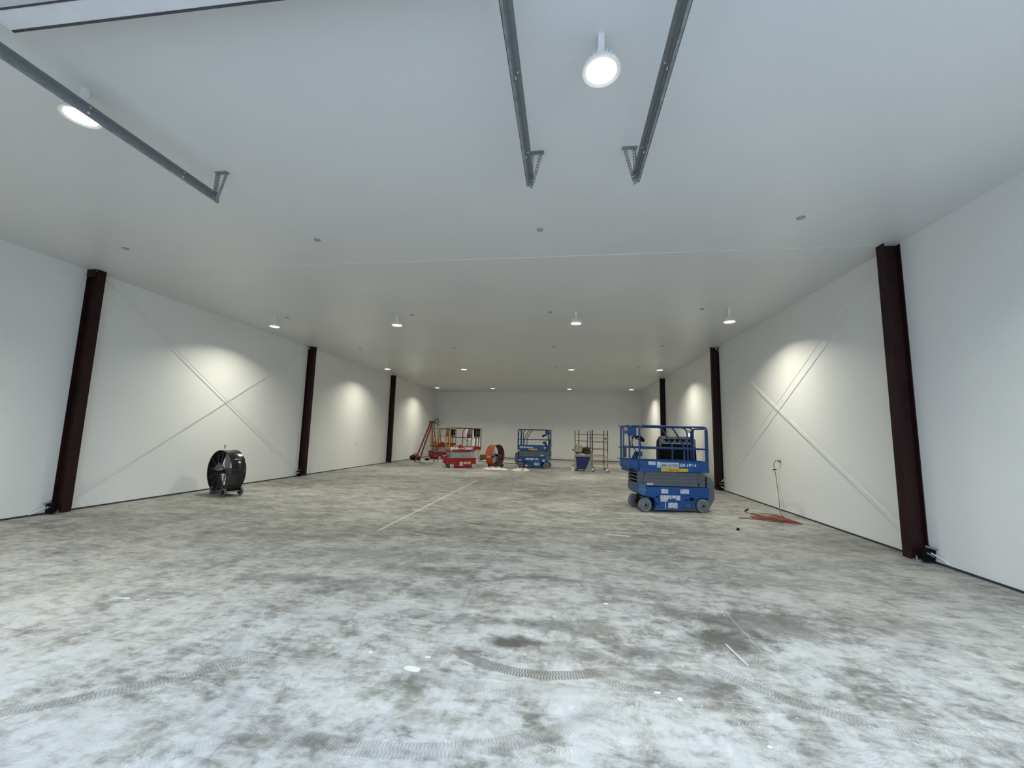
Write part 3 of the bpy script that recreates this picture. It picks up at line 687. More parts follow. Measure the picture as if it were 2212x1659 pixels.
def red_lift(O, th, label, main):
    r = empty('scissor_lift', (O[0], O[1], 0), th); WB = 1.14; D = .76
    B = MB
    B().prism([(-.13, .47), (-.13, .12), (-.06, .04), (1.16, .04), (1.26, .16), (1.26, .49), (-.11, .49)], .0, D).build('chassis', M_REDP, r, bevel=.008)
    B().box(-.26, -.12, .40, D - .0, .20, .56).box(-.2, -.12, .02, .4, .2, .5).build('entry_step', M_REDP, r, bevel=.01)
    B().box(-.27, -.14, .38, D + .01, .56, .575).box(-.13, 1.26, -.008, D + .008, .49, .505).build('chassis_lip', M_ARMS, r)
    for sx in (0, WB):
        for yy, out in ((-.012, -1), (D + .012, 1)): wheel(r, (sx, yy, .10), .10, .07, M_TYREL, M_TYREL, 0, out)
    z = .512
    for k in range(4):
        for y0 in (.05, D - .085):
            a = B().prism([(-.10, z + .006), (1.16, z), (1.17, z + .058), (-.10, z + .064)], y0, y0 + .035).build('scissor_arm', M_ARMS, r, bevel=.003)
            ys = y0 - .01 if y0 < .3 else y0 + .035
            for px in (-.07, .54, 1.13): B().cyl((px, ys, z + .032), (px, ys + .012, z + .032), .014, 10).build('pivot_pin', M_BLACK, a)
        B().box(-.09, 1.15, .10, .12, z + .01, z + .05).build('inner_arm', M_HUB, r)
        for px in (-.08, 1.14): B().cyl((px, .08, z + .03), (px, D - .08, z + .03), .018, 12).build('cross_tube', M_ARMS, r, smooth=True)
        z += .072
    B().prism([(-.13, 1.05), (-.13, .81), (1.14, .81), (1.22, .87), (1.22, 1.05)], -.005, D + .005).build('platform_deck', M_REDP, r, bevel=.006)
    B().box(1.16, 1.52, .03, D - .03, .89, .93).box(1.16, 1.52, .03, .04, .93, 1.05).box(1.16, 1.52, D - .04, D - .03, .93, 1.05).box(1.51, 1.52, .03, D - .03, .93, 1.05).build('extension_deck', M_REDP, r, bevel=.004)
    T = .019
    for yy in (.012, D - .012):
        fr = B().tube(fillet([(-.11, yy, 1.0), (-.11, yy, 1.97), (.92, yy, 1.97)], .05), T, 8).tube([(-.11, yy, 1.50), (.76, yy, 1.50)], T * .9, 8)
        fr.tube(fillet([(.76, yy, 1.05), (.76, yy, 1.80), (.86, yy, 1.96), (1.0, yy, 1.97)], .05), T, 8); fr.build('guard_rail', M_REDR, r, smooth=True)
        yi = .045 if yy < .3 else D - .045
        B().tube(fillet([(.40, yi, 1.955), (1.50, yi, 1.955), (1.50, yi, .93)], .08), T, 8).tube([(.4, yi, 1.49), (1.50, yi, 1.49)], T * .9, 8).tube([(1.22, yi, 1.05), (1.22, yi, 1.955)], T, 8).build('extension_rail', M_REDR, r, smooth=True)
    B().tube([(1.50, .05, 1.955), (1.50, D - .05, 1.955)], T, 8).tube([(1.50, .05, 1.49), (1.50, D - .05, 1.49)], T, 8).tube([(1.50, D / 2, .95), (1.50, D / 2, 1.955)], T, 8).build('end_rail', M_REDR, r, smooth=True)
    # yellow entry gate
    gt = B().tube(fillet([(-.135, .03, .92), (-.135, .03, 1.98), (-.135, D - .03, 1.98), (-.135, D - .03, .92)], .05), .022, 8).tube([(-.135, .03, 1.50), (-.135, D - .03, 1.50)], .02, 8)
    gt.box(-.15, -.13, .02, D - .02, .90, 1.10).box(-.148, -.132, .02, .16, 1.1, 1.50).box(-.148, -.132, D - .16, D - .02, 1.1, 1.5).box(-.15, -.12, .02, .07, .9, 1.98).box(-.15, -.12, D - .07, D - .02, .9, 1.98)
    gt.build('entry_gate', M_YEL, r, smooth=True)
    B().box(-.155, -.149, .2, .55, 1.0, 1.04).build('gate_slot', M_BLACK, r)
    # control box and cables
    cbx = B().box(1.18, 1.46, .06, .26, 1.55, 1.93).build('control_box', M_BLACK, r, bevel=.02)
    B().box(1.22, 1.30, .05, .06, 1.60, 1.85).box(1.36, 1.40, .05, .06, 1.65, 1.85).build('control_panel', M_CHAR, cbx)
    B().box(.95, 1.16, .36, .5, 1.5, 1.93).build('charger_box', M_GREYP, r, bevel=.01)
    B().box(.84, .97, .30, .36, 1.50, 1.70).build('red_bracket', M_REDP, r, bevel=.005)
    B().tube(fillet([(.62, .2, 1.47), (.72, .2, 1.36), (.9, .2, 1.31), (1.1, .2, 1.36), (1.24, .2, 1.56)], .12), .011, 6).build('control_cable', M_BLACK, r, smooth=True)
    B().box(-.09, .14, .5, .7, 1.05, 1.13).box(.45, .58, .3, .4, 1.05, 1.12).build('tool_tray', M_REDP if True else M_CHAR, r, bevel=.01)
    if main:
        decal('torn_sticker', -.11, .29, .895, 1.02, -.009, M_WRAP, r)
        text('model_lettering', 'o19', .30, .57, .905, .985, -.009, M_TEXT_W, r, 0, .04)
        lg = decal('logo_plate', .595, 1.085, .895, 1.02, -.008, M_TEXT_W, r)
        MB().box(.61, 1.07, -.0125, -.009, .91, 1.005).build('logo_field', M_REDP, lg)
        text('logo_lettering', 'mec', .64, 1.04, .925, .99, -.0145, M_TEXT_W, r, .25, .05)
        decal('sticker', .40, .57, .10, .30, -.004, M_STICK, r); decal('sticker', .62, .76, .18, .30, -.004, M_STICK, r)
        decal('yellow_sticker', .79, .98, .17, .31, -.004, M_YSTRIP, r)
        text('sticker_lettering', 'MEC', .83, .94, .25, .28, -.0095, M_TEXT_K, r, 0, .03)
        decal('sticker', .93, 1.08, .69, .73, .045, M_STICK, r); decal('sticker', -.09, -.02, .83, .89, -.009, M_STICK, r)
    tag(r, label, 'scissor lift', 'scissor lifts parked on the floor')
    return r
red_lift((-5.5, 20.03), math.radians(32.7), 'red scissor lift with the white-framed logo and a yellow gate, facing the camera side-on', True)
red_lift((-7.97, 26.0), math.radians(62), 'red scissor lift in the far left corner behind the stepladder', False)

# ------------------------------------------------------------------ drum fans
def drum_fan(nm, c, phi, R, L, kind, label):
    """c = centre of the front opening, axis phi points from front to back"""
    r = empty(nm, (c[0], c[1], 0), phi); cz = R + .05
    body = {'black': M_BLACKG, 'orange': M_ORANGE}[kind]; inner = {'black': M_BLACK, 'orange': M_ORDARK}[kind]
    MB().lathe([(R - .012, .004), (R + .006, -.004), (R + .006, .02), (R, .028), (R, L - .028), (R + .006, L - .02), (R + .006, L + .004), (R - .012, L - .004), (R - .016, L / 2), (R - .012, .004)], (0, 0, cz), (1, 0, 0), 64, cap=False).build('fan_drum', body, r, smooth=True)
    MB().lathe([(R - .0165, .012), (R - .0165, L - .012)], (0, 0, cz), (1, 0, 0), 64, cap=False).build('drum_lining', inner, r, smooth=True)
    # guards
    for gx, nr, nc in ((.012, 12, 7 if kind == 'black' else 0), (L - .012, 12, 5 if kind == 'black' else 0)):
        g = MB()
        for k in range(nr if kind == 'black' else 4):
            a = 2 * PI * (k + .3) / (nr if kind == 'black' else 4)
            g.tube([(gx, .06 * math.cos(a), cz + .06 * math.sin(a)), (gx, (R - .012) * math.cos(a), cz + (R - .012) * math.sin(a))], .0045 if kind == 'black' else .012, 6)
        for k in range(nc):
            q = .10 + k * (R - .12) / max(1, nc)
            g.tube([(gx, q * math.cos(2 * PI * j / 40), cz + q * math.sin(2 * PI * j / 40)) for j in range(40)], .0022, 5, closed=True)
        g.build('wire_guard' if kind == 'black' else 'support_spider', M_CHAR if kind == 'black' else M_BLACK, r, smooth=True)
    hb = MB().lathe([(0, .0), (.05, .004), (.062, .02), (.062, .09), (0, .10)], (.02, 0, cz), (1, 0, 0), 24, cap=False).build('hub', M_BLACK, r, smooth=True)
    # motor
    MB().cyl((L * .5, 0, cz), (L * .95, 0, cz), .085, 24).box(L * .55, L * .9, -.03, .03, cz - R + .02, cz - .06).build('motor', M_CHAR, r, smooth=True)
    n = 4 if kind == 'black' else 6
    for k in range(n):
        a = 2 * PI * (k + .15) / n; bl = MB()
        P = []
        for q, wd, tw in ((.06, .07, .9), (.2, .13, .75), (.36, .18, .55), (R - .05, .2, .42)):
            rad = Vector((0, math.cos(a), math.sin(a))); tan = Vector((0, -math.sin(a), math.cos(a)))
            ch = tan * math.cos(tw) + Vector((1, 0, 0)) * math.sin(tw)
            cc = Vector((.16, 0, cz)) + rad * q; P += [cc - ch * wd / 2, cc + ch * wd / 2]
        nrm = [p + Vector((.004, 0, 0)) for p in P]
        fs = []
        for i in range(3):
            b = 2 * i; fs += [(b, b + 1, b + 3, b + 2), (8 + b, 8 + b + 2, 8 + b + 3, 8 + b + 1), (b, b + 2, 8 + b + 2, 8 + b), (b + 1, 8 + b + 1, 8 + b + 3, b + 3)]
        fs += [(0, 8, 9, 1), (6, 7, 15, 14)]
        bl.faces(P + nrm, fs); bl.build('fan_blade', M_BLADE, r, smooth=True)
    s = -1 if kind == 'black' else -1
    # wheels on one side, foot on the other
    wy = s * .33
    for wx in (-.03, L + .03):
        t = MB().lathe([(.06, .022), (.10, .022), (.104, .012), (.104, -.012), (.10, -.022), (.06, -.022), (.06, .022)], (wx, wy, .104), (1, 0, 0), 28, cap=False).build('wheel', mat('grey_fan_tyre', (.10, .10, .105), .7), r, smooth=True)
        MB().lathe([(0, .016), (.06, .014), (.06, -.014), (0, -.016)], (wx, wy, .104), (1, 0, 0), 20, cap=False).build('hub', M_BLACK, t, smooth=True)
    MB().tube([(-.03, wy, .104), (L + .03, wy, .104)], .016, 10).build('axle', M_GALV2, r, smooth=True)
    ft = MB()
    for fx in (.03, L - .03): ft.prism([(fx - .015, 0), (fx + .015, 0), (fx + .015, .2), (fx - .015, .2)], -s * .36, -s * .26)
    ft.box(.02, L - .02, -s * .32 - .02, -s * .32 + .02, .0, .03)
    for fx in (.03, L - .03): ft.beam((fx, wy, .12), (fx, -s * .3, .08), .02, .05)
    ft.build('foot_frame', M_CHAR if kind == 'black' else M_ORDARK, r, bevel=.004)
    # carrying handle on the drum
    hy, hz_ = s * (R + .03) * math.cos(.62), cz + (R + .03) * math.sin(.62)
    if kind == 'black':
        MB().tube(fillet([(.10, s * (R - .005) * .81, cz + R * .575), (.10, hy, hz_), (L - .08, hy, hz_), (L - .08, s * (R - .005) * .81, cz + R * .575)], .02), .010, 8).build('carry_handle', mat('chrome', (.8, .8, .8), .15, 1.0, .02), r, smooth=True)
        MB().box(.02, .045, -.05, .05, cz + .04, cz + .07).build('hub_badge', M_WHITE, r)
    else:
        MB().box(.1, .3, s * -1 * (R + .0), s * -1 * (R + .012), cz - .1, cz).build('warning_label', M_TSTRIP, r)
        b = MB().beam((.02, -.3, .06), (.02, .0, .3), .02, .25).build('base_panel', M_ORDARK, r)
    tag(r, label, 'drum fan', 'wheeled drum fans')
    return r
drum_fan('drum_fan', (-8.68, 9.60), math.radians(70.5), .537, .342, 'black', 'black wheeled drum fan with wire guard standing by the left wall')
drum_fan('drum_fan', (-3.393, 21.25), math.radians(154), .561, .408, 'orange', 'orange open drum fan standing between the red lift and the far blue lift')

# ------------------------------------------------------------------ stepladder
ld = empty('stepladder', (-8.04, 23.67, 0))
def P(x, y, z): return (x + 8.04, y - 23.67, z)
fl = [((-8.62, 23.33), (-7.84, 23.52)), ((-8.62, 24.05), (-7.84, 23.84))]
rl = [((-7.46, 23.30), (-7.77, 23.52)), ((-7.46, 24.0), (-7.77, 23.84))]
for (a, b) in fl: MB().beam(P(*a, .0), P(*b, 2.32), .085, .03, (0, 1, 0)).build('front_stile', M_FIBRE, ld, bevel=.004)
for (a, b) in rl: MB().beam(P(*a, .0), P(*b, 2.32), .05, .03, (0, 1, 0)).build('rear_stile', M_FIBRE, ld, bevel=.004)
for k in range(7):
    t = (.3 * (k + 1)) / 2.32; a = [Vector(P(*p, 0)).lerp(Vector(P(*q, 2.32)), t) for p, q in fl]
    MB().beam(a[0], a[1], .08, .03).build('step', M_ALU, ld, bevel=.003)
for k, z in enumerate((.14, .34, .62, .80, 1.3, 1.8)):
    t = z / 2.32; a = [Vector(P(*p, 0)).lerp(Vector(P(*q, 2.32)), t) for p, q in rl]
    MB().beam(a[0], a[1], .03, .035).build('rear_brace', M_ALU, ld, bevel=.003)
for j in (0, 1):
    t = 1.15 / 2.32; a = Vector(P(*fl[j][0], 0)).lerp(Vector(P(*fl[j][1], 2.32)), t); b = Vector(P(*rl[j][0], 0)).lerp(Vector(P(*rl[j][1], 2.32)), t + .03)
    MB().beam(a, b, .006, .02).build('spreader_bar', M_GALV2, ld)
MB().box(.12, .36, -.20, .22, 2.30, 2.37).build('top_cap', M_ORDARK, ld, bevel=.01)
tag(ld, 'orange-red fibreglass stepladder standing open before the far left corner', 'stepladder')

# ------------------------------------------------------------------ tool bag
def blob(name, sx, sy, sz, m, parent, seed=0, amp=.12, zmin=0.0):
    bm = bmesh.new(); bmesh.ops.create_icosphere(bm, subdivisions=4, radius=1.0)
    for v in bm.verts:
        n = mn.noise(v.co * 1.7 + Vector((seed, seed, 0))) + .5 * mn.noise(v.co * 4 + Vector((seed, 0, seed)))
        c = v.co * (1 + amp * n); v.co = Vector((c.x * sx, c.y * sy, max(zmin, c.z * sz + sz * .72)))
    b = MB(); b.bm.free(); b.bm = bm; return b.build(name, m, parent, smooth=True)
bg_ = empty('tool_bag', (-9.16, 24.85, 0), .25)
blob('bag_body', .34, .18, .20, M_BAG, bg_, 3, .18)
blob('side_pocket', .18, .06, .10, M_BLACK, bg_, 5).location = (.0, -.16, 0)
MB().tube(fillet([(-.16, 0, .28), (-.08, 0, .40), (.08, 0, .40), (.16, 0, .28)], .06), .014, 8).build('strap', M_BLACK, bg_, smooth=True)
tag(bg_, 'dark red and black tool bag on the floor at the foot of the stepladder', 'bag')
ob = empty('tool_pouch', (-8.42, 24.9, 0)); blob('pouch_body', .14, .1, .08, M_BLACK, ob, 9, .2)
tag(ob, 'small black pouch on the floor behind the stepladder legs', 'pouch')

# ------------------------------------------------------------------ wires at the back wall
wb_ = empty('wire_bundle', (-9.44, YB - .1, 1.6))
MB().tube([(0, .06, 0), (.0, .06, .5), (-.02, .05, .95), (-.03, .04, 1.54)], .016, 8).build('conduit', M_GALV2, wb_, smooth=True)
c_ = MB()
for k in range(3):
    c_.tube([(-.06 + (.13 + .015 * k) * math.cos(2 * PI * j / 24), .0 - .03 * k, .95 + (.17 + .02 * k) * math.sin(2 * PI * j / 24)) for j in range(24)], .014, 6, closed=True)
c_.build('wire_coil', M_GALV2, wb_, smooth=True)
MB().tube(fillet([(0, .04, .62), (.08, .02, .70), (.3, 0, .82), (.52, -.02, .98)], .1), .014, 6).tube(fillet([(0, .04, .66), (.12, .0, .62), (.2, 0, .7)], .05), .010, 6).build('loose_wire', M_GALV2, wb_, smooth=True)
MB().box(-.05, .05, .05, .098, -.06, .06).build('wall_box', M_WHITE, wb_, bevel=.004)
tag(wb_, 'grey conduit with coiled loose wires on the back wall near the left corner', 'wiring')

# ------------------------------------------------------------------ plastic-wrapped bundle, crate, boards, sheeting
def drape(name, pts, m, parent, seed, seg=48):
    """stack of lumpy rings (z, rx, ry, dx)"""
    bm = bmesh.new(); rings = []
    for i, (z, rx, ry, dx) in enumerate(pts):
        ring = []
        for k in range(seg):
            a = 2 * PI * k / seg; f = 1 + .10 * mn.noise(Vector((math.cos(a) * 3, math.sin(a) * 3, z * 2 + seed))) + .05 * math.sin(a * 11 + z * 4 + seed)
            ring.append(bm.verts.new((dx + rx * f * math.cos(a), ry * f * math.sin(a), z)))
        rings.append(ring)
    for A, B in zip(rings, rings[1:]):
        for k in range(seg): bm.faces.new((A[k], A[(k + 1) % seg], B[(k + 1) % seg], B[k]))
    bm.faces.new(rings[-1]); bm.faces.new(rings[0])
    b = MB(); b.bm.free(); b.bm = bm; return b.build(name, m, parent, smooth=True)
wr_ = drape('wrapped_bundle', [(0, .42, .34, 0), (.08, .44, .36, 0), (.35, .38, .32, .02), (.6, .46, .36, .04), (.8, .50, .38, .05), (1.0, .44, .36, 0), (1.3, .42, .34, -.08), (1.55, .36, .3, -.18), (1.8, .24, .26, -.26), (1.98, .16, .16, -.28), (2.02, .05, .06, -.28)], M_WRAP, None, 2.0)
wr_.location = (-5.95, 26.6, 0)
tag(wr_, 'tall bundle draped in cloudy white plastic behind the red lift with the logo', 'wrapped bundle')
cr = empty('timber_crate', (-4.98, 26.75, 0), -.15)
MB().box(-.42, .42, -.25, .25, .10, .36).build('crate_body', M_TIMBER, cr, bevel=.006)
for k in range(3): MB().box(-.43, .43, -.262, -.25, .10 + k * .09, .165 + k * .09).build('board', M_TIMBER, cr)
for k in (-.38, 0, .38): MB().box(k - .04, k + .04, -.25, .25, 0, .10).build('runner', M_TIMBER, cr)
tag(cr, 'low brown timber crate on the floor, left of the orange drum fan', 'crate')
for (a, b, wd, hh, m_, lb) in (((-5.6, 25.75), (-2.75, 24.55), .12, .035, M_WHITE, 'long white board on the floor behind the orange drum fan, nearer of two'),
                               ((-5.2, 26.2), (-2.35, 25.3), .10, .04, M_WHITE, 'long white board on the floor behind the orange drum fan, farther of two'),
                               ((-5.3, 25.45), (-2.4, 24.25), .16, .03, M_DARKW, 'long dark board on the floor in front of the two white boards')):
    o = MB().beam((a[0], a[1], hh / 2), (b[0], b[1], hh / 2), wd, hh).build('floor_board', m_, None, bevel=.004)
    tag(o, lb, 'board', 'long boards lying on the floor')
def sheet(name, c, sx, sy, hh, seed, label):
    n = 60; bm = bmesh.new(); V = {}
    for i in range(n + 1):
        for j in range(n + 1):
            u, v = i / n * 2 - 1, j / n * 2 - 1
            rr = math.hypot(u, v); a = math.atan2(v, u); lim = .82 + .18 * mn.noise(Vector((math.cos(a) * 2 + seed, math.sin(a) * 2, seed)))
            if rr > lim: continue
            e = max(0, 1 - (rr / lim) ** 3)
            f = abs(mn.noise(Vector((u * 3 + seed, v * 3, 0)))) * 1.5 + abs(mn.noise(Vector((u * 8, v * 8 + seed, 1)))) * .6
            V[i, j] = bm.verts.new((u * sx, v * sy, .004 + hh * e * (f + .15)))
    for i in range(n):
        for j in range(n):
            q = [(i, j), (i + 1, j), (i + 1, j + 1), (i, j + 1)]
            if all(k in V for k in q): bm.faces.new([V[k] for k in q])
    b = MB(); b.bm.free(); b.bm = bm; o = b.build(name, M_SHEET, None, smooth=True)
    s = o.modifiers.new('thick', 'SOLIDIFY'); s.thickness = .004; s.offset = 1
    o.location = (c[0], c[1], 0.001); return tag(o, label, 'plastic sheeting', 'crumpled white sheeting on the floor')
sheet('crumpled_sheeting', (-3.30, 20.05), .82, .62, .095, 1.0, 'crumpled white sheeting heaped on the floor in front of the orange drum fan')
sheet('crumpled_sheeting', (-2.10, 20.0), .58, .70, .09, 4.0, 'crumpled white sheeting in front of the far blue lift, with a brown scrap on it')
sc_ = MB().obox((-1.95, 19.62, .09), (.16, .02, .05), (0, .08, .02), (0, 0, .02)).build('cardboard_scrap', M_CARD, None, bevel=.004)
tag(sc_, 'small brown cardboard scrap lying on the white sheeting', 'scrap')

# ------------------------------------------------------------------ scaffolds
def scaffold(cx, cy, rz, L, label, deck):
    r = empty('rolling_scaffold', (cx, cy, 0), rz); W = .36; ri = .019
    for yy in (-L / 2, L / 2):
        for xx in (-W, W):
            a = MB().tube([(xx, yy, .95), (xx, yy, 1.98)], .0225, 10).tube([(xx, yy, 1.98), (xx, yy, 2.03)], .014, 8).build('post', M_POST, r, smooth=True)
            MB().tube([(xx, yy, .16), (xx, yy, .95)], .0215, 10).build('lower_post', M_SCY if yy < 0 else M_POST, a, smooth=True)
            cs = MB().prism([(xx - .03, .16), (xx + .03, .16), (xx + .045, .06), (xx - .045, .06)], yy - .025, yy + .025).build('caster_fork', M_WHITE, r)
            MB().lathe([(0, .022), (.058, .022), (.062, .0), (.058, -.022), (0, -.022)], (xx + .02, yy, .062), (0, 1, 0), 20, cap=False).build('caster_wheel', M_BLACK, cs, smooth=True)
        for z in (.37, .73, 1.08, 1.44, 1.81): MB().tube([(-W, yy, z), (W, yy, z)], .015, 8).build('rung', M_SCY, r, smooth=True)
    for xx in (-W, W):
        MB().beam((xx, -L / 2, 1.60 if deck else .5), (xx, L / 2, 1.60 if deck else .5), .03, .05).build('side_rail', M_SCY, r)
        for yy in (-L / 2, L / 2): MB().box(xx - .035, xx + .035, yy - .03, yy + .03, 1.54 if deck else .44, 1.66 if deck else .56).build('slide_bracket', M_GREYP, r, bevel=.004)
    if deck: MB().box(-W + .03, W - .03, -L / 2 + .05, L / 2 - .05, 1.625, 1.645).build('work_deck', M_GREYP, r)
    return tag(r, label, 'scaffold', 'rolling scaffolds')
scaffold(1.70, 21.52, 0, 1.84, 'rolling ladder-frame scaffold with yellow legs standing right of the rubbish cart', True)
scaffold(1.04, 23.85, .085, 1.84, 'rolling scaffold with dark posts standing behind the rubbish cart', False)

# ------------------------------------------------------------------ rubbish cart
ct = empty('rubbish_cart', (.93, 21.0, 0))
bx = lambda *a: MB().box(*a)
MB().prism([(-.36, .72), (.34, .72), (.05, .10), (-.32, .10)], -.10, .42).build('blue_hopper', M_NAVY, ct, bevel=.012)
MB().prism([(.37, 1.0), (.39, .0), (.05, .0), (.36, .74)], -.12, -.09).prism([(.37, 1.0), (.39, .0), (.05, .0), (.36, .74)], .42, .45).box(.36, .39, -.12, .45, .0, 1.0).build('side_panel', M_BING, ct, bevel=.006)
bx(-.43, -.37, -.12, .45, .05, 1.0).build('handle_panel', M_BING, ct, bevel=.008)
MB().prism([(-.37, .72), (.36, .72), (.37, 1.02), (.35, 1.02), (.33, .74), (-.35, .74), (-.36, 1.02), (-.38, 1.02)], -.10, .42).box(-.37, .36, .40, .43, .72, 1.05).box(-.37, .36, -.12, -.09, .70, .80).build('hopper_rim', M_BING, ct, bevel=.004)
MB().tube([(-.52, -.05, 1.03), (-.52, .38, 1.03)], .03, 10).tube([(-.4, 0, .95), (-.52, 0, 1.03)], .015, 6).tube([(-.4, .33, .95), (-.52, .33, 1.03)], .015, 6).build('push_handle', M_BLACK, ct, smooth=True)
for wx in (-.32, .28):
    for wy in (-.04, .36): MB().lathe([(0, .02), (.055, .02), (.06, 0), (.055, -.02), (0, -.02)], (wx, wy, .06), (0, 1, 0), 20, cap=False).build('caster', M_CHAR, ct, smooth=True)
bx(-.34, .30, -.06, .40, .09, .11).build('cart_base', M_CHAR, ct)
tag(ct, 'grey rubbish cart with a navy blue hopper, piled with debris, left of the scaffold', 'cart')
ba = MB().obox((.70, 20.98, 1.10), (.32, .02, -.06), (0, .3, .05), (.07, -.03, .30)).build('cardboard_box', M_CARD, None, bevel=.006)
tag(ba, 'tilted tan cardboard box on top of the rubbish cart', 'cardboard box')
hp = empty('rubbish_heap', (1.02, 21.15, .76)); blob('heap', .27, .22, .22, M_TRASH, hp, 11, .35)
blob('paper_scraps', .32, .20, .07, M_SHEET, hp, 14, .5).location = (-.08, -.04, -.02)
tag(hp, 'heap of dark brown rubbish and paper scraps in the rubbish cart', 'rubbish')
hp['kind'] = 'thing'
st_ = MB().beam((.62, 20.9, .93), (1.15, 20.96, 1.13), .05, .03).build('wood_offcut', M_TRASH, None, bevel=.004); tag(st_, 'dark wood offcut sticking out across the rubbish cart', 'offcut')
bk = empty('paint_bucket', (.41, 20.93, 0)); bk.scale = (.6, .6, .85); MB().lathe([(0, 0), (.085, 0), (.105, .24), (.11, .24), (.11, .26), (0, .26)], seg=24, cap=False).build('bucket_body', M_WHITE, bk, smooth=True)
MB().lathe([(0, .26), (.08, .26), (.09, .30), (.05, .36), (0, .38)], seg=20, cap=False).build('rag', M_ORANGE, bk, smooth=True)
tag(bk, 'small white bucket topped with an orange-brown rag, left of the rubbish cart', 'bucket')

# ------------------------------------------------------------------ evaporative cooler
ec = empty('evaporative_cooler', (4.27, 16.55, 0), -.04)
MB().prism([(-.66, .12), (.66, .12), (.66, .55), (.68, .75), (.68, 1.35), (.66, 1.6), (.56, 1.77), (-.56, 1.77), (-.66, 1.6), (-.68, 1.35), (-.68, .75), (-.66, .55)], .04, .62).build('cooler_housing', M_BLACK, ec, bevel=.02)
MB().prism([(-.56, 1.77), (.56, 1.77), (.655, 1.66), (.655, 1.42), (.60, 1.36), (.58, 1.52), (-.58, 1.52), (-.60, 1.36), (-.655, 1.42), (-.655, 1.66)], -.02, .05).build('top_bezel', M_GREYP, ec, bevel=.012)
MB().box(-.58, .58, -.035, .0, 1.49, 1.53).box(-.56, .56, -.03, .4, 1.75, 1.785).build('bezel_lip', mat('pale_grey_plastic', (.36, .35, .32), .5), ec, bevel=.006)
for k in range(5):
    cx = -.40 + k * .2; MB().prism([(cx - .10, 1.68), (cx + .10, 1.68), (cx + .03, 1.57), (cx - .03, 1.57)], -.026, -.019).build('bezel_recess', M_BLACK, ec)
gl = MB()
for k in range(6): gl.box(-.54, .54, .02, .035, .42 + k * .19, .44 + k * .19)
gl.box(-.57, -.54, -.01, .04, .38, 1.5).box(.54, .57, -.01, .04, .38, 1.5); gl.build('grille', M_BLACK, ec)
MB().tube([(.655, .02, 1.35), (.665, .0, 1.0), (.66, .0, .6)], .012, 6).build('side_hose', M_BLACK, ec, smooth=True)
for wx in (-.5, .5):
    for wy in (.12, .52): MB().lathe([(0, .025), (.055, .025), (.06, 0), (.055, -.025), (0, -.025)], (wx, wy, .06), (0, 1, 0), 20, cap=False).box(wx - .03, wx + .03, wy - .03, wy + .03, .1, .13).build('caster', M_CHAR, ec, smooth=True)
tag(ec, 'big black evaporative cooler with a grey top bezel, behind the nearest blue lift', 'cooler')

# ------------------------------------------------------------------ orange extension cord
cd = []
cd += fillet([(XR - .02, 11.16, 1.20), (XR - .08, 11.22, 1.235), (XR - .12, 11.28, 1.12), (XR - .12, 11.2, .9), (5.12, 10.9, .45), (4.90, 10.4, .06), (4.80, 9.95, .02)], .08, 5)
def loop(cx, cy, rx, ry, rot, a0, a1, n=22, z=.014):
    return [Vector((cx + rx * math.cos(a) * math.cos(rot) - ry * math.sin(a) * math.sin(rot), cy + rx * math.cos(a) * math.sin(rot) + ry * math.sin(a) * math.cos(rot), z)) for a in [a0 + (a1 - a0) * k / n for k in range(n + 1)]]
random.seed(11)
for k, (cx, cy, rx, ry, rt, a0, a1) in enumerate([(4.62, 9.72, .20, .10, .0, 1.0, 6.9), (4.28, 9.78, .52, .07, .02, .5, 6.6), (4.60, 9.60, .24, .12, -.35, .6, 6.8), (4.45, 9.90, .34, .10, -.15, .6, 6.9),
        (4.68, 9.50, .20, .08, -.5, .6, 6.8), (4.55, 10.15, .28, .10, -.25, .7, 6.8), (4.50, 9.70, .30, .10, -.1, .5, 6.8), (4.55, 10.42, .28, .09, -.05, .6, 6.6), (4.66, 9.62, .16, .07, -.2, .4, 6.9), (4.48, 10.0, .36, .13, -.3, .5, 6.2)]):
    cd += loop(cx, cy, rx, ry, rt, a0, a1, z=.012 + .012 * (k % 3))
cd += fillet([cd[-1], (4.3, 10.2, .02), (4.25, 10.75, .02), (4.35, 10.85, .02)], .1)
cc_ = empty('extension_cord', (4.6, 9.9, 0))
off = Vector((4.6, 9.9, 0))
MB().tube([Vector(p) - off for p in cd], .0075, 7).build('cord', M_CORD, cc_, smooth=True)
MB().cyl(Vector((XR - .012, 11.16, 1.20)) - off, Vector((XR - .07, 11.17, 1.205)) - off, .019, 12).build('plug', M_CORD, cc_, smooth=True)
MB().cyl(Vector((5.16, 11.22, .98)) - off, Vector((5.24, 11.18, 1.0)) - off, .014, 10).build('connector', M_BLACK, cc_, smooth=True)
MB().cyl(Vector((4.33, 10.83, .02)) - off, Vector((4.42, 10.9, .045)) - off, .018, 10).build('connector', M_BLACK, cc_, smooth=True)
tag(cc_, 'orange extension cord hanging from the right wall outlet into a loose coil on the floor', 'extension cord')

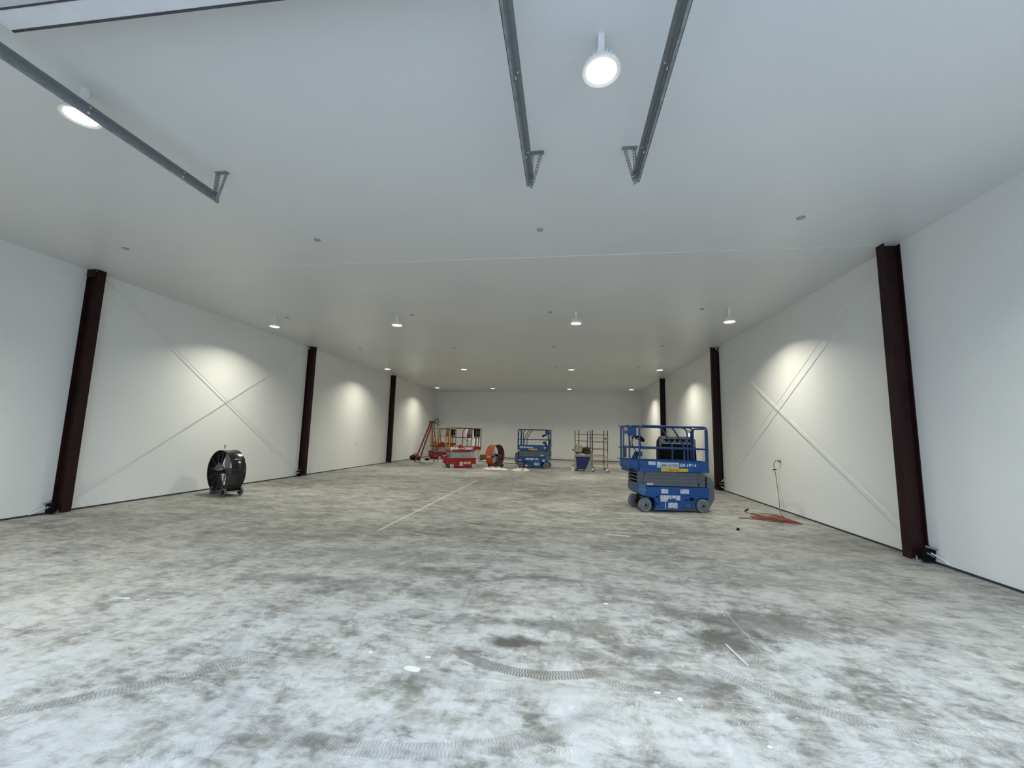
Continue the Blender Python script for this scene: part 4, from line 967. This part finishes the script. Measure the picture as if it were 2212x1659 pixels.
# ------------------------------------------------------------------ scraps on the floor
def scrap(x, y, l, wd, rz, m, label, nm='drywall_scrap', hh=.006, cat='scrap'):
    b = MB(); n = 9; P = []
    for k in range(n):
        a = 2 * PI * k / n; f = .85 + .3 * random.random(); P.append((l / 2 * f * math.copysign(abs(math.cos(a)) ** .6, math.cos(a)), wd / 2 * f * math.copysign(abs(math.sin(a)) ** .6, math.sin(a))))
    b.faces([(p[0], p[1], 0.0005) for p in P] + [(p[0], p[1], hh) for p in P], [tuple(range(n)), tuple(range(n, 2 * n))] + [(k, (k + 1) % n, n + (k + 1) % n, n + k) for k in range(n)])
    o = b.build(nm, m, None); o.location = (x, y, 0); o.rotation_euler = (0, 0, rz)
    return tag(o, label, cat, 'scraps lying on the concrete')
PL = mat('white_plaster', (.70, .70, .68), .8, 0, .05, 20)
scrap(-1.08, 3.09, .125, .06, -.1, PL, 'broad white plaster patch stuck on the cross joint in the foreground', 'plaster_scrap', .004)
scrap(-1.02, 3.26, .04, .02, .3, PL, 'tiny white plaster chip just behind the broad plaster patch', 'plaster_scrap')
scrap(.63, 3.10, .045, .02, .1, PL, 'thin white chip on the cross joint, left of the square one', 'plaster_scrap')
scrap(.765, 3.05, .035, .03, .4, PL, 'square white chip on the cross joint right of the middle', 'plaster_scrap')
scrap(1.37, 3.70, .018, .34, .14, mat('grey_white_strip', (.52, .53, .53), .7, 0, .1), 'long narrow white strip beside the dark stain on the right', 'trim_strip', .01)
scrap(-4.32, 3.77, .17, .010, .12, PL, 'thin white stick on the floor at lower left', 'trim_strip', .012)
scrap(.43, 4.55, .05, .035, 0, PL, 'small white chip behind the dark scuffed area in the middle', 'plaster_scrap')
scrap(3.28, 8.58, .055, .045, 0, M_BLACK, 'small black lump on the floor between the nearest lift and the cord', 'rubber_lump', .04)
scrap(4.35, 4.75, .04, .03, 0, PL, 'small white chip alone on the floor near the right wall', 'plaster_scrap')
scrap(.93, 7.6, .38, .014, -.1, PL, 'thin white stick on the floor in front of the nearest lift', 'trim_strip', .008)
